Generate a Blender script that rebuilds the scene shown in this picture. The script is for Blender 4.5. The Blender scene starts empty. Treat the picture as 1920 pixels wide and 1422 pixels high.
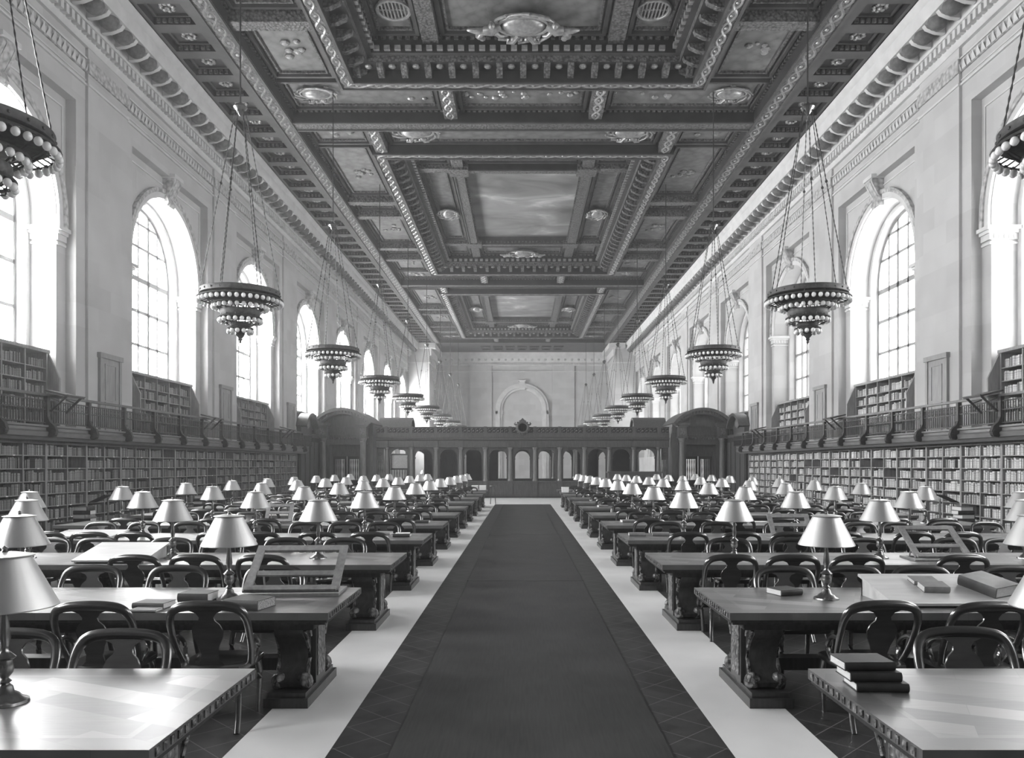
SKY_LEFT, SKY_RIGHT, EXPOSURE, HAZE = 14.5, 6.2, 1.36, 0.0022
import bpy, math, random
from math import sin, cos, pi, radians, sqrt, atan2
from mathutils import Vector, Matrix
random.seed(7)
C = bpy.context.scene.collection
CX, CZ = -0.055, 1.87          # camera foot and height in the room
F = 1470.0                     # focal length in pixels of the 1920 wide frame
BAY = 8.75
WX = 11.9                      # pier face of the long walls

# ------------------------------------------------------------------ materials
def node(nt, kind, **kw):
    n = nt.nodes.new(kind)
    for k, v in kw.items():
        setattr(n, k, v)
    return n
def base_mat(name, grey=0.5, rough=0.5, metal=0.0, spec=0.5, coat=0.0, coat_rough=0.1):
    m = bpy.data.materials.new(name); m.use_nodes = True
    b = m.node_tree.nodes['Principled BSDF']
    b.inputs['Base Color'].default_value = (grey, grey, grey, 1)
    b.inputs['Roughness'].default_value = rough
    b.inputs['Metallic'].default_value = metal
    b.inputs['Specular IOR Level'].default_value = spec
    b.inputs['Coat Weight'].default_value = coat
    b.inputs['Coat Roughness'].default_value = coat_rough
    return m, m.node_tree, b
def ramp(nt, fac, stops):
    r = node(nt, 'ShaderNodeValToRGB')
    e = r.color_ramp.elements
    while len(e) < len(stops): e.new(0.5)
    for el, (p, g) in zip(e, stops):
        el.position = p; el.color = (g, g, g, 1)
    nt.links.new(fac, r.inputs['Fac'])
    return r.outputs['Color']
def objvec(nt, scale=(1, 1, 1), rot=(0, 0, 0)):
    t = node(nt, 'ShaderNodeTexCoord'); mp = node(nt, 'ShaderNodeMapping')
    mp.inputs['Scale'].default_value = scale; mp.inputs['Rotation'].default_value = rot
    nt.links.new(t.outputs['Object'], mp.inputs['Vector'])
    return mp.outputs['Vector']
def noise(nt, vec, scale, detail=4, dist=0.0):
    n = node(nt, 'ShaderNodeTexNoise')
    n.inputs['Scale'].default_value = scale; n.inputs['Detail'].default_value = detail
    n.inputs['Distortion'].default_value = dist
    nt.links.new(vec, n.inputs['Vector'])
    return n.outputs['Fac']
def mathn(nt, op, a, b=None, c=None):
    n = node(nt, 'ShaderNodeMath', operation=op)
    for i, v in enumerate((a, b, c)):
        if v is None: continue
        if isinstance(v, (int, float)): n.inputs[i].default_value = v
        else: nt.links.new(v, n.inputs[i])
    return n.outputs[0]
def mix(nt, fac, a, b):
    n = node(nt, 'ShaderNodeMix', data_type='RGBA')
    for s, v in ((n.inputs[0], fac), (n.inputs[6], a), (n.inputs[7], b)):
        if isinstance(v, (int, float)):
            s.default_value = v if s.type == 'VALUE' else (v, v, v, 1)
        else: nt.links.new(v, s)
    return n.outputs[2]
def bump(nt, b, height, strength=0.3, dist=0.02):
    n = node(nt, 'ShaderNodeBump')
    n.inputs['Strength'].default_value = strength; n.inputs['Distance'].default_value = dist
    nt.links.new(height, n.inputs['Height']); nt.links.new(n.outputs['Normal'], b.inputs['Normal'])
def noisy(name, lo, hi, scale=3.0, stretch=(1, 1, 1), rough=0.5, bumpy=0.0, **kw):
    m, nt, b = base_mat(name, (lo + hi) / 2, rough, **kw)
    f = noise(nt, objvec(nt, stretch), scale, 5)
    nt.links.new(ramp(nt, f, [(0.3, lo), (0.7, hi)]), b.inputs['Base Color'])
    if bumpy: bump(nt, b, f, bumpy)
    return m
M = {}
def mk_stone():
    m, nt, b = base_mat('limestone_ashlar', 0.56, 0.75, spec=0.25)
    t = node(nt, 'ShaderNodeTexCoord'); s = node(nt, 'ShaderNodeSeparateXYZ'); nt.links.new(t.outputs['Object'], s.inputs[0])
    cb = node(nt, 'ShaderNodeCombineXYZ')
    nt.links.new(mathn(nt, 'ADD', s.outputs['X'], s.outputs['Y']), cb.inputs[0]); nt.links.new(s.outputs['Z'], cb.inputs[1])
    br = node(nt, 'ShaderNodeTexBrick')
    nt.links.new(cb.outputs[0], br.inputs['Vector'])
    br.inputs['Color1'].default_value = (.57,) * 3 + (1,); br.inputs['Color2'].default_value = (.47,) * 3 + (1,)
    br.inputs['Mortar'].default_value = (.49,) * 3 + (1,)
    br.inputs['Scale'].default_value = 1.0; br.inputs['Mortar Size'].default_value = .004
    br.inputs['Brick Width'].default_value = 1.25; br.inputs['Row Height'].default_value = .62
    f = noise(nt, objvec(nt), .9, 5)
    nt.links.new(mix(nt, 0.4, br.outputs['Color'], ramp(nt, f, [(.3, .42), (.7, .59)])), b.inputs['Base Color'])
    return m
M['stone'] = mk_stone()
M['stone_trim'] = noisy('limestone_moulding', .58, .7, 2.0, rough=.7, spec=.25)
def mk_carved(name, lo, hi, scale, rough=.6, metal=0.0, st=.8):
    m, nt, b = base_mat(name, lo, rough, metal)
    v = node(nt, 'ShaderNodeTexVoronoi'); v.inputs['Scale'].default_value = scale
    vec = objvec(nt); nt.links.new(vec, v.inputs['Vector'])
    f = noise(nt, vec, scale * .8, 3, 1.2)
    h = mathn(nt, 'MULTIPLY', v.outputs['Distance'], f)
    nt.links.new(ramp(nt, h, [(.1, hi), (.42, lo)]), b.inputs['Base Color'])
    bump(nt, b, h, st, .06)
    return m
M['stone_carved'] = mk_carved('carved_limestone_band', .3, .58, 7.0, .7)
M['boss'] = noisy('dark_stone_rosette', .09, .17, 9, rough=.7)
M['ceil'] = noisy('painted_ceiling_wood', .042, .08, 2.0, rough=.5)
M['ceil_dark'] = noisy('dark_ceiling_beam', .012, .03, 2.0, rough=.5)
M['ceil_carved'] = mk_carved('carved_gilt_band', .05, .18, 11, .45, .25)
M['ceil_panel'] = mk_carved('relief_ceiling_panel', .12, .2, 3.0, .5, .1, .35)
M['gilt'] = noisy('worn_gilding', .22, .42, 8, rough=.35, metal=.4)
def mk_mural():
    m, nt, b = base_mat('clouded_sky_painting', .4, .7, spec=.2)
    f = noise(nt, objvec(nt, (.5, .8, 1)), .62, 7, .9)
    nt.links.new(ramp(nt, f, [(.3, .12), (.46, .19), (.58, .25), (.72, .5)]), b.inputs['Base Color'])
    return m
M['mural'] = mk_mural()
def mk_tile():
    m, nt, b = base_mat('dark_quarry_tile', .08, .42, spec=.4)
    t = node(nt, 'ShaderNodeTexCoord'); s = node(nt, 'ShaderNodeSeparateXYZ'); nt.links.new(t.outputs['Object'], s.inputs[0])
    S = .43
    u = mathn(nt, 'MULTIPLY', mathn(nt, 'ADD', s.outputs['X'], s.outputs['Y']), 1 / S)
    v = mathn(nt, 'MULTIPLY', mathn(nt, 'SUBTRACT', s.outputs['X'], s.outputs['Y']), 1 / S)
    g = mathn(nt, 'MINIMUM', mathn(nt, 'PINGPONG', u, .5), mathn(nt, 'PINGPONG', v, .5))
    line = mathn(nt, 'LESS_THAN', g, .011)
    cb = node(nt, 'ShaderNodeCombineXYZ'); nt.links.new(mathn(nt, 'ROUND', u), cb.inputs[0]); nt.links.new(mathn(nt, 'ROUND', v), cb.inputs[1])
    wn = node(nt, 'ShaderNodeTexWhiteNoise'); nt.links.new(cb.outputs[0], wn.inputs['Vector'])
    f = noise(nt, objvec(nt), 6, 4)
    tc = mix(nt, .5, ramp(nt, wn.outputs['Value'], [(0, .022), (1, .055)]), ramp(nt, f, [(.3, .025), (.7, .06)]))
    nt.links.new(mix(nt, line, tc, .16), b.inputs['Base Color'])
    return m
M['tile'] = mk_tile()
M['marble'] = noisy('pale_marble', .74, .86, 1.3, rough=.35, spec=.4)
def mk_rug():
    m, nt, b = base_mat('cork_carpet', .05, .6, spec=.3)
    f = noise(nt, objvec(nt, (9, .5, 1)), 6, 5); g = noise(nt, objvec(nt), 1.6, 4)
    nt.links.new(mix(nt, .5, ramp(nt, f, [(.3, .03), (.7, .062)]), ramp(nt, g, [(.3, .028), (.7, .06)])), b.inputs['Base Color'])
    return m
M['rug'] = mk_rug()
def mk_top():
    m, nt, b = base_mat('parquetry_table_top', .1, .27, spec=1.0, coat=.9, coat_rough=.3)
    b.inputs['Coat IOR'].default_value = 1.75
    t = node(nt, 'ShaderNodeTexCoord'); s = node(nt, 'ShaderNodeSeparateXYZ'); nt.links.new(t.outputs['Object'], s.inputs[0])
    br = node(nt, 'ShaderNodeTexBrick'); mp = node(nt, 'ShaderNodeMapping')
    mp.inputs['Rotation'].default_value = (0, 0, radians(24)); nt.links.new(t.outputs['Object'], mp.inputs['Vector'])
    nt.links.new(mp.outputs['Vector'], br.inputs['Vector'])
    br.inputs['Color1'].default_value = (.2,) * 3 + (1,); br.inputs['Color2'].default_value = (.09,) * 3 + (1,)
    br.inputs['Mortar'].default_value = (.1,) * 3 + (1,); br.inputs['Mortar Size'].default_value = .001
    br.inputs['Brick Width'].default_value = .62; br.inputs['Row Height'].default_value = .16; br.inputs['Scale'].default_value = 1
    ax = mathn(nt, 'ABSOLUTE', s.outputs['X']); ay = mathn(nt, 'ABSOLUTE', s.outputs['Y'])
    e = mathn(nt, 'MINIMUM', mathn(nt, 'SUBTRACT', 3.565, ax), mathn(nt, 'SUBTRACT', .61, ay))
    border = mathn(nt, 'LESS_THAN', e, .15)
    inlay = mathn(nt, 'LESS_THAN', mathn(nt, 'ABSOLUTE', mathn(nt, 'SUBTRACT', e, .15)), .016)
    f = noise(nt, objvec(nt, (1, 12, 1)), 5, 4)
    col = mix(nt, border, br.outputs['Color'], ramp(nt, f, [(.3, .07), (.7, .12)]))
    nt.links.new(mix(nt, inlay, col, .17), b.inputs['Base Color'])
    r = mix(nt, .5, br.outputs['Color'], f)
    nt.links.new(ramp(nt, br.outputs['Color'], [(.09, .45), (.22, 1)]), b.inputs['Coat Weight'])
    nt.links.new(ramp(nt, r, [(.15, .34), (.5, .5)]), b.inputs['Roughness'])
    return m
M['top'] = mk_top()
M['oak'] = noisy('dark_oak', .026, .052, 4, (8, 8, 1), rough=.38, coat=.25, coat_rough=.25)
M['oak_carved'] = mk_carved('carved_dark_oak', .05, .2, 22, .4)
M['chair'] = noisy('polished_chair_wood', .014, .034, 5, (1, 1, 6), rough=.3, coat=1.0, coat_rough=.17)
M['chair'].node_tree.nodes['Principled BSDF'].inputs['Coat IOR'].default_value = 2.0
M['screen'] = noisy('panelled_screen_oak', .055, .1, 3, (6, 6, 1), rough=.42, coat=.2, coat_rough=.3)
M['column'] = noisy('rubbed_oak_column', .12, .2, 3, (6, 6, 1), rough=.38, coat=.3)
M['screen_dark'] = noisy('dark_cabinet_oak', .025, .05, 3, (6, 6, 1), rough=.5)  # darker oak of cabinets, case backs, brackets and door leaves
M['fascia'] = noisy('gallery_fascia_oak', .13, .19, 3, (8, 1, 8), rough=.4)
M['case'] = noisy('bookcase_oak', .22, .33, 3, (8, 8, 1), rough=.45)
M['slope'] = noisy('pale_slope_board', .58, .7, 3, (1, 9, 1), rough=.4, coat=.2)
M['shade'] = noisy('enamelled_lamp_shade', .72, .8, 3, rough=.36, metal=.72)
M['brass'] = noisy('aged_brass', .22, .34, 6, rough=.25, metal=.9)
M['bronze'] = noisy('dark_bronze', .035, .08, 14, rough=.55, metal=.3)
M['bars'] = base_mat('painted_window_bars', .3, .6)[0]
M['iron'] = noisy('dark_iron', .03, .06, 8, rough=.45, metal=.5)
M['glass_bulb'] = base_mat('opal_glass_bulb', .9, .12, coat=.3)[0]
M['paper'] = noisy('book_page_edges', .62, .78, 40, (1, 1, 6), rough=.8)
M['speckle'] = noisy('speckled_page_edges', .12, .6, 90, rough=.8)
M['label'] = base_mat('white_card_label', .85, .7)[0]
M['bookcloth'] = noisy('worn_book_cloth', .035, .06, 12, rough=.5)
M['booktan'] = noisy('tan_book_cloth', .18, .28, 12, rough=.5)
M['leather'] = noisy('brown_book_leather', .04, .09, 9, rough=.38)
M['notice'] = noisy('printed_notice_sheet', .42, .6, 24, rough=.8)
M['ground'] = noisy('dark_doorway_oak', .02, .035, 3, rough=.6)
def mk_books(name, per_island, k=1.0):
    m, nt, b = base_mat(name, .3, .55, spec=.4)
    if per_island:
        r = node(nt, 'ShaderNodeNewGeometry').outputs['Random Per Island']
    else:
        r = node(nt, 'ShaderNodeObjectInfo').outputs['Random']
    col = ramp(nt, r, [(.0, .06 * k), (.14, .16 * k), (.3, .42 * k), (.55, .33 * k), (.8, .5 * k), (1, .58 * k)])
    uv = node(nt, 'ShaderNodeTexCoord'); s = node(nt, 'ShaderNodeSeparateXYZ'); nt.links.new(uv.outputs['UV'], s.inputs[0])
    v = s.outputs['Y']
    b1 = mathn(nt, 'LESS_THAN', mathn(nt, 'ABSOLUTE', mathn(nt, 'SUBTRACT', v, .74)), .05)
    b2 = mathn(nt, 'LESS_THAN', mathn(nt, 'ABSOLUTE', mathn(nt, 'SUBTRACT', v, .2)), .018)
    b3 = mathn(nt, 'LESS_THAN', mathn(nt, 'ABSOLUTE', mathn(nt, 'SUBTRACT', v, .5)), .012)
    band = mathn(nt, 'MULTIPLY', mathn(nt, 'MAXIMUM', mathn(nt, 'MAXIMUM', b1, b2), b3), .45)
    nt.links.new(mix(nt, band, col, .12), b.inputs['Base Color'])
    return m
M['books_mass'] = mk_books('lit_book_spines', True, 1.45)  # right wall: stronger window light put into the spine colour
M['books_shaded'] = mk_books('shaded_book_spines', True, .62)  # left wall: same kind of spines, shade put into their colour
M['book_one'] = mk_books('single_book_spine', False, 1.45)  # single right wall books carry the same lit tone
def mk_glass():
    m = bpy.data.materials.new('window_glass'); m.use_nodes = True
    nt = m.node_tree; nt.nodes.clear()
    o = node(nt, 'ShaderNodeOutputMaterial'); tr = node(nt, 'ShaderNodeBsdfTransparent'); gl = node(nt, 'ShaderNodeBsdfGlossy')
    tr.inputs['Color'].default_value = (.93, .93, .93, 1); gl.inputs['Roughness'].default_value = .05
    mx = node(nt, 'ShaderNodeMixShader'); mx.inputs[0].default_value = .06
    nt.links.new(tr.outputs[0], mx.inputs[1]); nt.links.new(gl.outputs[0], mx.inputs[2]); nt.links.new(mx.outputs[0], o.inputs[0])
    return m
M['glass'] = mk_glass()

# ------------------------------------------------------------------ mesh helpers
class MB:
    def __init__(s):
        s.v = []; s.f = []; s.mi = []; s.mats = []; s.uv = None
    def slot(s, mat):
        if mat not in s.mats: s.mats.append(mat)
        return s.mats.index(mat)
    def add(s, vs, fs, mat):
        b = len(s.v); k = s.slot(mat)
        s.v.extend(tuple(p) for p in vs)
        for f in fs:
            s.f.append(tuple(b + i for i in f)); s.mi.append(k)
        return s
    def box(s, x0, x1, y0, y1, z0, z1, mat, tf=None):
        vs = [(x, y, z) for z in (z0, z1) for y in (y0, y1) for x in (x0, x1)]
        if tf: vs = [tf @ Vector(p) for p in vs]
        return s.add(vs, [(0, 2, 3, 1), (4, 5, 7, 6), (0, 1, 5, 4), (2, 6, 7, 3), (0, 4, 6, 2), (1, 3, 7, 5)], mat)
    def quad(s, a, b, c, d, mat):
        return s.add([a, b, c, d], [(0, 1, 2, 3)], mat)
    def prism(s, pts, axis, a, b, mat, tf=None, caps=True):
        """polygon of 2-D points pushed along axis from a to b; the 2-D point fills the other two axes in order"""
        n = len(pts); vs = []
        for t in (a, b):
            for p in pts:
                q = {'x': (t, p[0], p[1]), 'y': (p[0], t, p[1]), 'z': (p[0], p[1], t)}[axis]
                vs.append(tf @ Vector(q) if tf else q)
        fs = [(i, (i + 1) % n, n + (i + 1) % n, n + i) for i in range(n)]
        if caps: fs += [tuple(range(n - 1, -1, -1)), tuple(range(n, 2 * n))]
        return s.add(vs, fs, mat)
    def lathe(s, prof, n, mat, c=(0, 0, 0), tf=None):
        vs = []; fs = []
        for r, z in prof:
            for i in range(n):
                a = 2 * pi * i / n
                p = (c[0] + r * cos(a), c[1] + r * sin(a), c[2] + z)
                vs.append(tf @ Vector(p) if tf else p)
        for j in range(len(prof) - 1):
            for i in range(n):
                k = (i + 1) % n
                fs.append((j * n + i, j * n + k, (j + 1) * n + k, (j + 1) * n + i))
        if prof[0][0] > 1e-4: fs.append(tuple(range(n - 1, -1, -1)))
        if prof[-1][0] > 1e-4: fs.append(tuple((len(prof) - 1) * n + i for i in range(n)))
        return s.add(vs, fs, mat)
    def tube(s, pts, rad, n, mat, closed=False, flat=None, caps=True, up=(0, 0, 1)):
        """round or oval tube along pts; rad number or list; flat=(a,b) scales the two cross axes"""
        P = [Vector(p) for p in pts]; m = len(P); vs = []; fs = []
        U0 = Vector(up)
        for i in range(m):
            if closed: d = P[(i + 1) % m] - P[i - 1]
            else: d = P[min(i + 1, m - 1)] - P[max(i - 1, 0)]
            d.normalize()
            side = d.cross(U0)
            if side.length < 1e-3: side = d.cross(Vector((1, 0, .01)))
            side.normalize(); top = side.cross(d).normalized()
            r = rad[i] if isinstance(rad, (list, tuple)) else rad
            fa, fb = flat if flat else (1, 1)
            for k in range(n):
                a = 2 * pi * k / n
                vs.append(P[i] + side * (r * fa * cos(a)) + top * (r * fb * sin(a)))
        for i in range(m if closed else m - 1):
            j = (i + 1) % m
            for k in range(n):
                l = (k + 1) % n
                fs.append((i * n + k, i * n + l, j * n + l, j * n + k))
        if caps and not closed:
            fs.append(tuple(range(n - 1, -1, -1))); fs.append(tuple((m - 1) * n + k for k in range(n)))
        return s.add(vs, fs, mat)
    def sphere(s, c, r, mat, nu=8, nv=6, sc=(1, 1, 1), tf=None):
        vs = [(0, 0, -1)]; fs = []
        for j in range(1, nv):
            t = -pi / 2 + pi * j / nv
            for i in range(nu):
                a = 2 * pi * i / nu
                vs.append((cos(t) * cos(a), cos(t) * sin(a), sin(t)))
        vs.append((0, 0, 1)); top = len(vs) - 1
        for i in range(nu):
            k = (i + 1) % nu
            fs.append((0, 1 + k, 1 + i))
            for j in range(nv - 2):
                a, b = 1 + j * nu, 1 + (j + 1) * nu
                fs.append((a + i, a + k, b + k, b + i))
            l = 1 + (nv - 2) * nu
            fs.append((l + i, l + k, top))
        vs = [(c[0] + r * sc[0] * x, c[1] + r * sc[1] * y, c[2] + r * sc[2] * z) for x, y, z in vs]
        if tf: vs = [tf @ Vector(p) for p in vs]
        return s.add(vs, fs, mat)
    def mesh(s, name, smooth=None):
        me = bpy.data.meshes.new(name)
        me.from_pydata(s.v, [], s.f)
        for m in s.mats: me.materials.append(m)
        me.polygons.foreach_set('material_index', s.mi)
        if s.uv:
            l = me.uv_layers.new(name='UVMap')
            l.data.foreach_set('uv', s.uv)
        me.update()
        if smooth:
            me.shade_smooth(); me.set_sharp_from_angle(angle=radians(smooth))
        return me
    def obj(s, name, parent=None, smooth=None, loc=None):
        o = bpy.data.objects.new(name, s.mesh(name, smooth)); C.objects.link(o)
        if parent is not None: o.parent = parent
        if loc: o.location = loc
        return o

def tag(o, label=None, cat=None, group=None, kind=None):
    if label: o['label'] = label
    if cat: o['category'] = cat
    if group: o['group'] = group
    if kind: o['kind'] = kind
    return o
def thing(name, label, cat, loc=(0, 0, 0), rz=0.0, group=None):
    o = bpy.data.objects.new(name, None); C.objects.link(o)
    o.location = loc; o.rotation_euler = (0, 0, rz); o.empty_display_size = .1
    return tag(o, label, cat, group)
def struct(mb, name, parent=None, smooth=None):
    o = mb.obj(name, parent, smooth)
    if parent is None: o['kind'] = 'structure'
    return o
KIDS = {}
def kids(o):
    return [c for c in o.children]
def dup(root, loc, rz, label, group=None, cache={}):
    """a copy of a thing with copies of its parts and sub-parts"""
    if root.name not in cache:
        cache[root.name] = [(c, list(c.children)) for c in root.children]
    r = root.copy(); C.objects.link(r); r.location = loc; r.rotation_euler = (0, 0, rz); r['label'] = label
    if group: r['group'] = group
    for c, sub in cache[root.name]:
        d = c.copy(); C.objects.link(d); d.parent = r
        for g in sub:
            e = g.copy(); C.objects.link(e); e.parent = d
    return r
ORD = ['first', 'second', 'third', 'fourth', 'fifth', 'sixth', 'seventh', 'eighth', 'ninth', 'tenth', 'eleventh', 'twelfth', 'thirteenth',
       'fourteenth', 'fifteenth', 'sixteenth', 'seventeenth', 'eighteenth', 'nineteenth', 'twentieth']
def nth(i):
    if i < 20: return ORD[i]
    t = ['', '', 'twenty', 'thirty', 'forty', 'fifty', 'sixty', 'seventy'][(i + 1) // 10]
    return (t[:-1] + 'ieth') if (i + 1) % 10 == 0 else t + '-' + ORD[(i + 1) % 10 - 1]
def side_name(s): return 'left' if s < 0 else 'right'
# ------------------------------------------------------------------ room shell
Y0, Y1 = -5.0, 88.5
WIN_Y = [26.72 + BAY * k for k in range(-3, 7)]          # window axes, both long walls; unseen nearest bay added to light the near floor
Z0 = 14.5                                                # underside of the lowest ceiling members
DECK = 2.6                                               # gallery floor
RX, R1X, R2X = 12.18, 12.86, 13.25                       # recess face, outer reveal, inner reveal
RA, RB, SPR, RTOP = 2.45, 2.28, 8.38, 11.58
SILL = 4.79

# floor with its stone bands
fl = MB()
xs = [(-13.3, -1.965, 'tile'), (-1.965, -1.31, 'marble'), (-1.31, 1.31, 'tile'), (1.31, 1.965, 'marble'), (1.965, 13.3, 'tile')]
for a, b, m in xs:
    fl.quad((a, Y0, 0), (b, Y0, 0), (b, 37.1, 0), (a, 37.1, 0), M[m])
    fl.quad((a, 45.2, 0), (b, 45.2, 0), (b, Y1, 0), (a, Y1, 0), M[m])
fl.quad((-13.3, 37.1, 0), (13.3, 37.1, 0), (13.3, 45.2, 0), (-13.3, 45.2, 0), M['marble'])
struct(fl, 'floor')

def arch(r, n=28):
    return [(r * cos(pi - pi * i / n), SPR + r * sin(pi - pi * i / n)) for i in range(n + 1)]   # from -r to r

def long_wall(s):
    w = MB(); S = M['stone']; T = M['stone_trim']
    X = lambda v: s * v
    def yz(x, y0, y1, z0, z1, m=S):
        w.quad((X(x), y0, z0), (X(x), y1, z0), (X(x), y1, z1), (X(x), y0, z1), m)
    yz(WX, Y0, WIN_Y[0] - BAY / 2, 0, 15.2)
    yz(WX, WIN_Y[-1] + BAY / 2, Y1, 0, 15.2)
    def xq(y, x0, x1, z0, z1, m=S):
        w.quad((X(x0), y, z0), (X(x1), y, z0), (X(x1), y, z1), (X(x0), y, z1), m)
    for yc in WIN_Y:
        a, b = yc - BAY / 2, yc + BAY / 2
        r0, r1 = yc - 2.87, yc + 2.87
        yz(WX, a, r0, 0, RTOP); yz(WX, r1, b, 0, RTOP); yz(WX, a, b, RTOP, 15.2); yz(WX, r0, r1, 0, DECK)
        xq(r0, WX, RX, DECK, RTOP); xq(r1, WX, RX, DECK, RTOP)
        w.quad((X(WX), r0, RTOP), (X(WX), r1, RTOP), (X(RX), r1, RTOP), (X(RX), r0, RTOP), S)
        yz(RX, r0, yc - RA, DECK, SPR); yz(RX, yc + RA, r1, DECK, SPR)
        yz(RX, r0, yc - RA, SPR, RTOP); yz(RX, yc + RA, r1, SPR, RTOP)
        A = arch(RA)
        for (p, q) in zip(A, A[1:]):
            w.quad((X(RX), yc + p[0], p[1]), (X(RX), yc + q[0], q[1]), (X(RX), yc + q[0], RTOP), (X(RX), yc + p[0], RTOP), S)
        def outline(r):
            return [(-r, DECK)] + arch(r) + [(r, DECK)]
        OA, OB = outline(RA), outline(RB)
        for i in range(len(OA) - 1):
            p, q, u, v = OA[i], OA[i + 1], OB[i], OB[i + 1]
            w.quad((X(RX), yc + p[0], p[1]), (X(RX), yc + q[0], q[1]), (X(R1X), yc + q[0], q[1]), (X(R1X), yc + p[0], p[1]), S)
            w.quad((X(R1X), yc + p[0], p[1]), (X(R1X), yc + q[0], q[1]), (X(R1X), yc + v[0], v[1]), (X(R1X), yc + u[0], u[1]), T)
            w.quad((X(R1X), yc + u[0], u[1]), (X(R1X), yc + v[0], v[1]), (X(R2X), yc + v[0], v[1]), (X(R2X), yc + u[0], u[1]), S)
        yz(R2X, yc - RB, yc + RB, DECK, SILL)
        w.quad((X(WX), r0, DECK), (X(WX), r1, DECK), (X(R2X), r1, DECK), (X(R2X), r0, DECK), T)
        # thin moulded panel line in the recess
        for y in (yc - 2.72, yc + 2.68):
            w.box(min(X(RX), X(RX - .03)), max(X(RX), X(RX - .03)), y, y + .04, 8.6, 11.3, T)
        w.box(min(X(RX), X(RX - .03)), max(X(RX), X(RX - .03)), yc - 2.72, yc + 2.72, 11.3, 11.34, T)
        # archivolt: two raised rings, then imposts and keystone
        for ra, rb, d, m in ((RA + .02, RA + .2, .08, T), (RA + .2, RA + .34, .13, M['stone_carved'])):
            O1, O2 = [(-ra, 8.05)] + arch(ra) + [(ra, 8.05)], [(-rb, 8.05)] + arch(rb) + [(rb, 8.05)]
            for i in range(len(O1) - 1):
                p, q, u, v = O1[i], O1[i + 1], O2[i], O2[i + 1]
                f0, f1 = X(RX - d), X(RX)
                w.quad((f0, yc + p[0], p[1]), (f0, yc + q[0], q[1]), (f0, yc + v[0], v[1]), (f0, yc + u[0], u[1]), m)
                w.quad((f0, yc + p[0], p[1]), (f0, yc + q[0], q[1]), (f1, yc + q[0], q[1]), (f1, yc + p[0], p[1]), m)
                w.quad((f0, yc + u[0], u[1]), (f0, yc + v[0], v[1]), (f1, yc + v[0], v[1]), (f1, yc + u[0], u[1]), m)
        for e in (-1, 1):
            for z0, z1, d in ((7.62, 7.68, .04), (7.74, 7.9, .05), (7.9, 7.98, .1), (7.98, 8.08, .17)):
                ya, yb = yc + e * (RA - d), yc + e * (RA + .36)
                x0, x1 = sorted((X(RX - d - .02), X(R1X + .02)))
                w.box(x0, x1, min(ya, yb), max(ya, yb), z0, z1, T)
            for i in range(5):                                            # leaf row of the capital
                xx = X(RX + .06 + i * .13)
                w.sphere((xx, yc + e * (RA - .05), 7.82), .05, T, 6, 5, (1, .6, 1.5))
        kp = [(0, 0), (.16, -.02), (.22, .1), (.16, .3), (.3, .55), (.42, .8), (.4, 1.0), (0, 1.02)]
        for y0, y1 in ((yc - .26, yc - .16), (yc - .14, yc + .14), (yc + .16, yc + .26)):
            w.prism([(X(RX - p), 10.66 + z) for p, z in kp], 'y', y0, y1, M['stone_carved'])
        w.box(*sorted((X(RX), X(RX - .46))), yc - .33, yc + .33, 11.56, 11.68, T)
    # pilaster strips between the windows, string courses
    for yc in [y + BAY / 2 for y in WIN_Y[:-1]] + [WIN_Y[0] - BAY / 2]:
        w.box(*sorted((X(11.82), X(WX))), yc - 1.06, yc + 1.06, DECK, 13.25, S)
        w.box(*sorted((X(11.77), X(11.86))), yc - 1.09, yc + 1.09, 12.5, 12.88, M['stone_carved'])
        w.box(*sorted((X(11.78), X(11.86))), yc - 1.09, yc + 1.09, 12.16, 12.22, T)
    w.box(*sorted((X(11.85), X(WX))), Y0, 82, 12.53, 12.85, M['stone_carved'])
    n = int((82 - Y0) / .22)
    for i in range(n):                                                    # wave ornament of the string course
        y = Y0 + i * .22
        w.add([(X(11.83), y, 12.55), (X(11.83), y + .2, 12.55), (X(11.79), y + .1, 12.82)], [(0, 1, 2)], T)
    w.box(*sorted((X(11.84), X(WX))), Y0, 82, 12.16, 12.21, T)
    w.box(*sorted((X(11.87), X(WX))), Y0, 82, 12.3, 12.33, T)
    w.box(*sorted((X(11.84), X(WX))), Y0, 82, 12.88, 12.92, T)
    struct(w, 'wall_' + side_name(s))
    # cornice
    c = MB()
    def ex(pts, m):
        c.prism([(X(p), z) for p, z in pts], 'y', Y0, 82, m)
    ex([(WX, 13.2), (11.8, 13.2), (11.72, 13.3), (11.72, 13.62), (11.6, 13.64), (11.56, 13.93), (WX, 13.93)], T)
    ex([(WX, 13.93), (10.92, 13.93), (10.9, 14.0), (10.86, 14.05), (10.86, 14.3), (10.78, 14.36), (10.74, 14.5), (WX, 14.5)], T)
    y = Y0 + .1
    while y < 82:
        c.box(*sorted((X(11.56), X(11.72))), y, y + .13, 13.34, 13.56, M['stone_trim']); y += .24
    for i in range(int((82 - Y0) / .729)):
        y = Y0 + .3 + i * .729
        c.prism([(X(11.56), 13.7), (X(11.3), 13.73), (X(11.05), 13.83), (X(10.98), 13.93), (X(11.56), 13.93)], 'y', y - .07, y + .07, T)
        c.sphere((X(11.2), y + .364, 13.86), .265, M['boss'], 12, 7, (1, 1, .9))
    tc = struct(c, 'trim_1' if s < 0 else 'trim_2', smooth=40)

for s in (-1, 1): long_wall(s)

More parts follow.
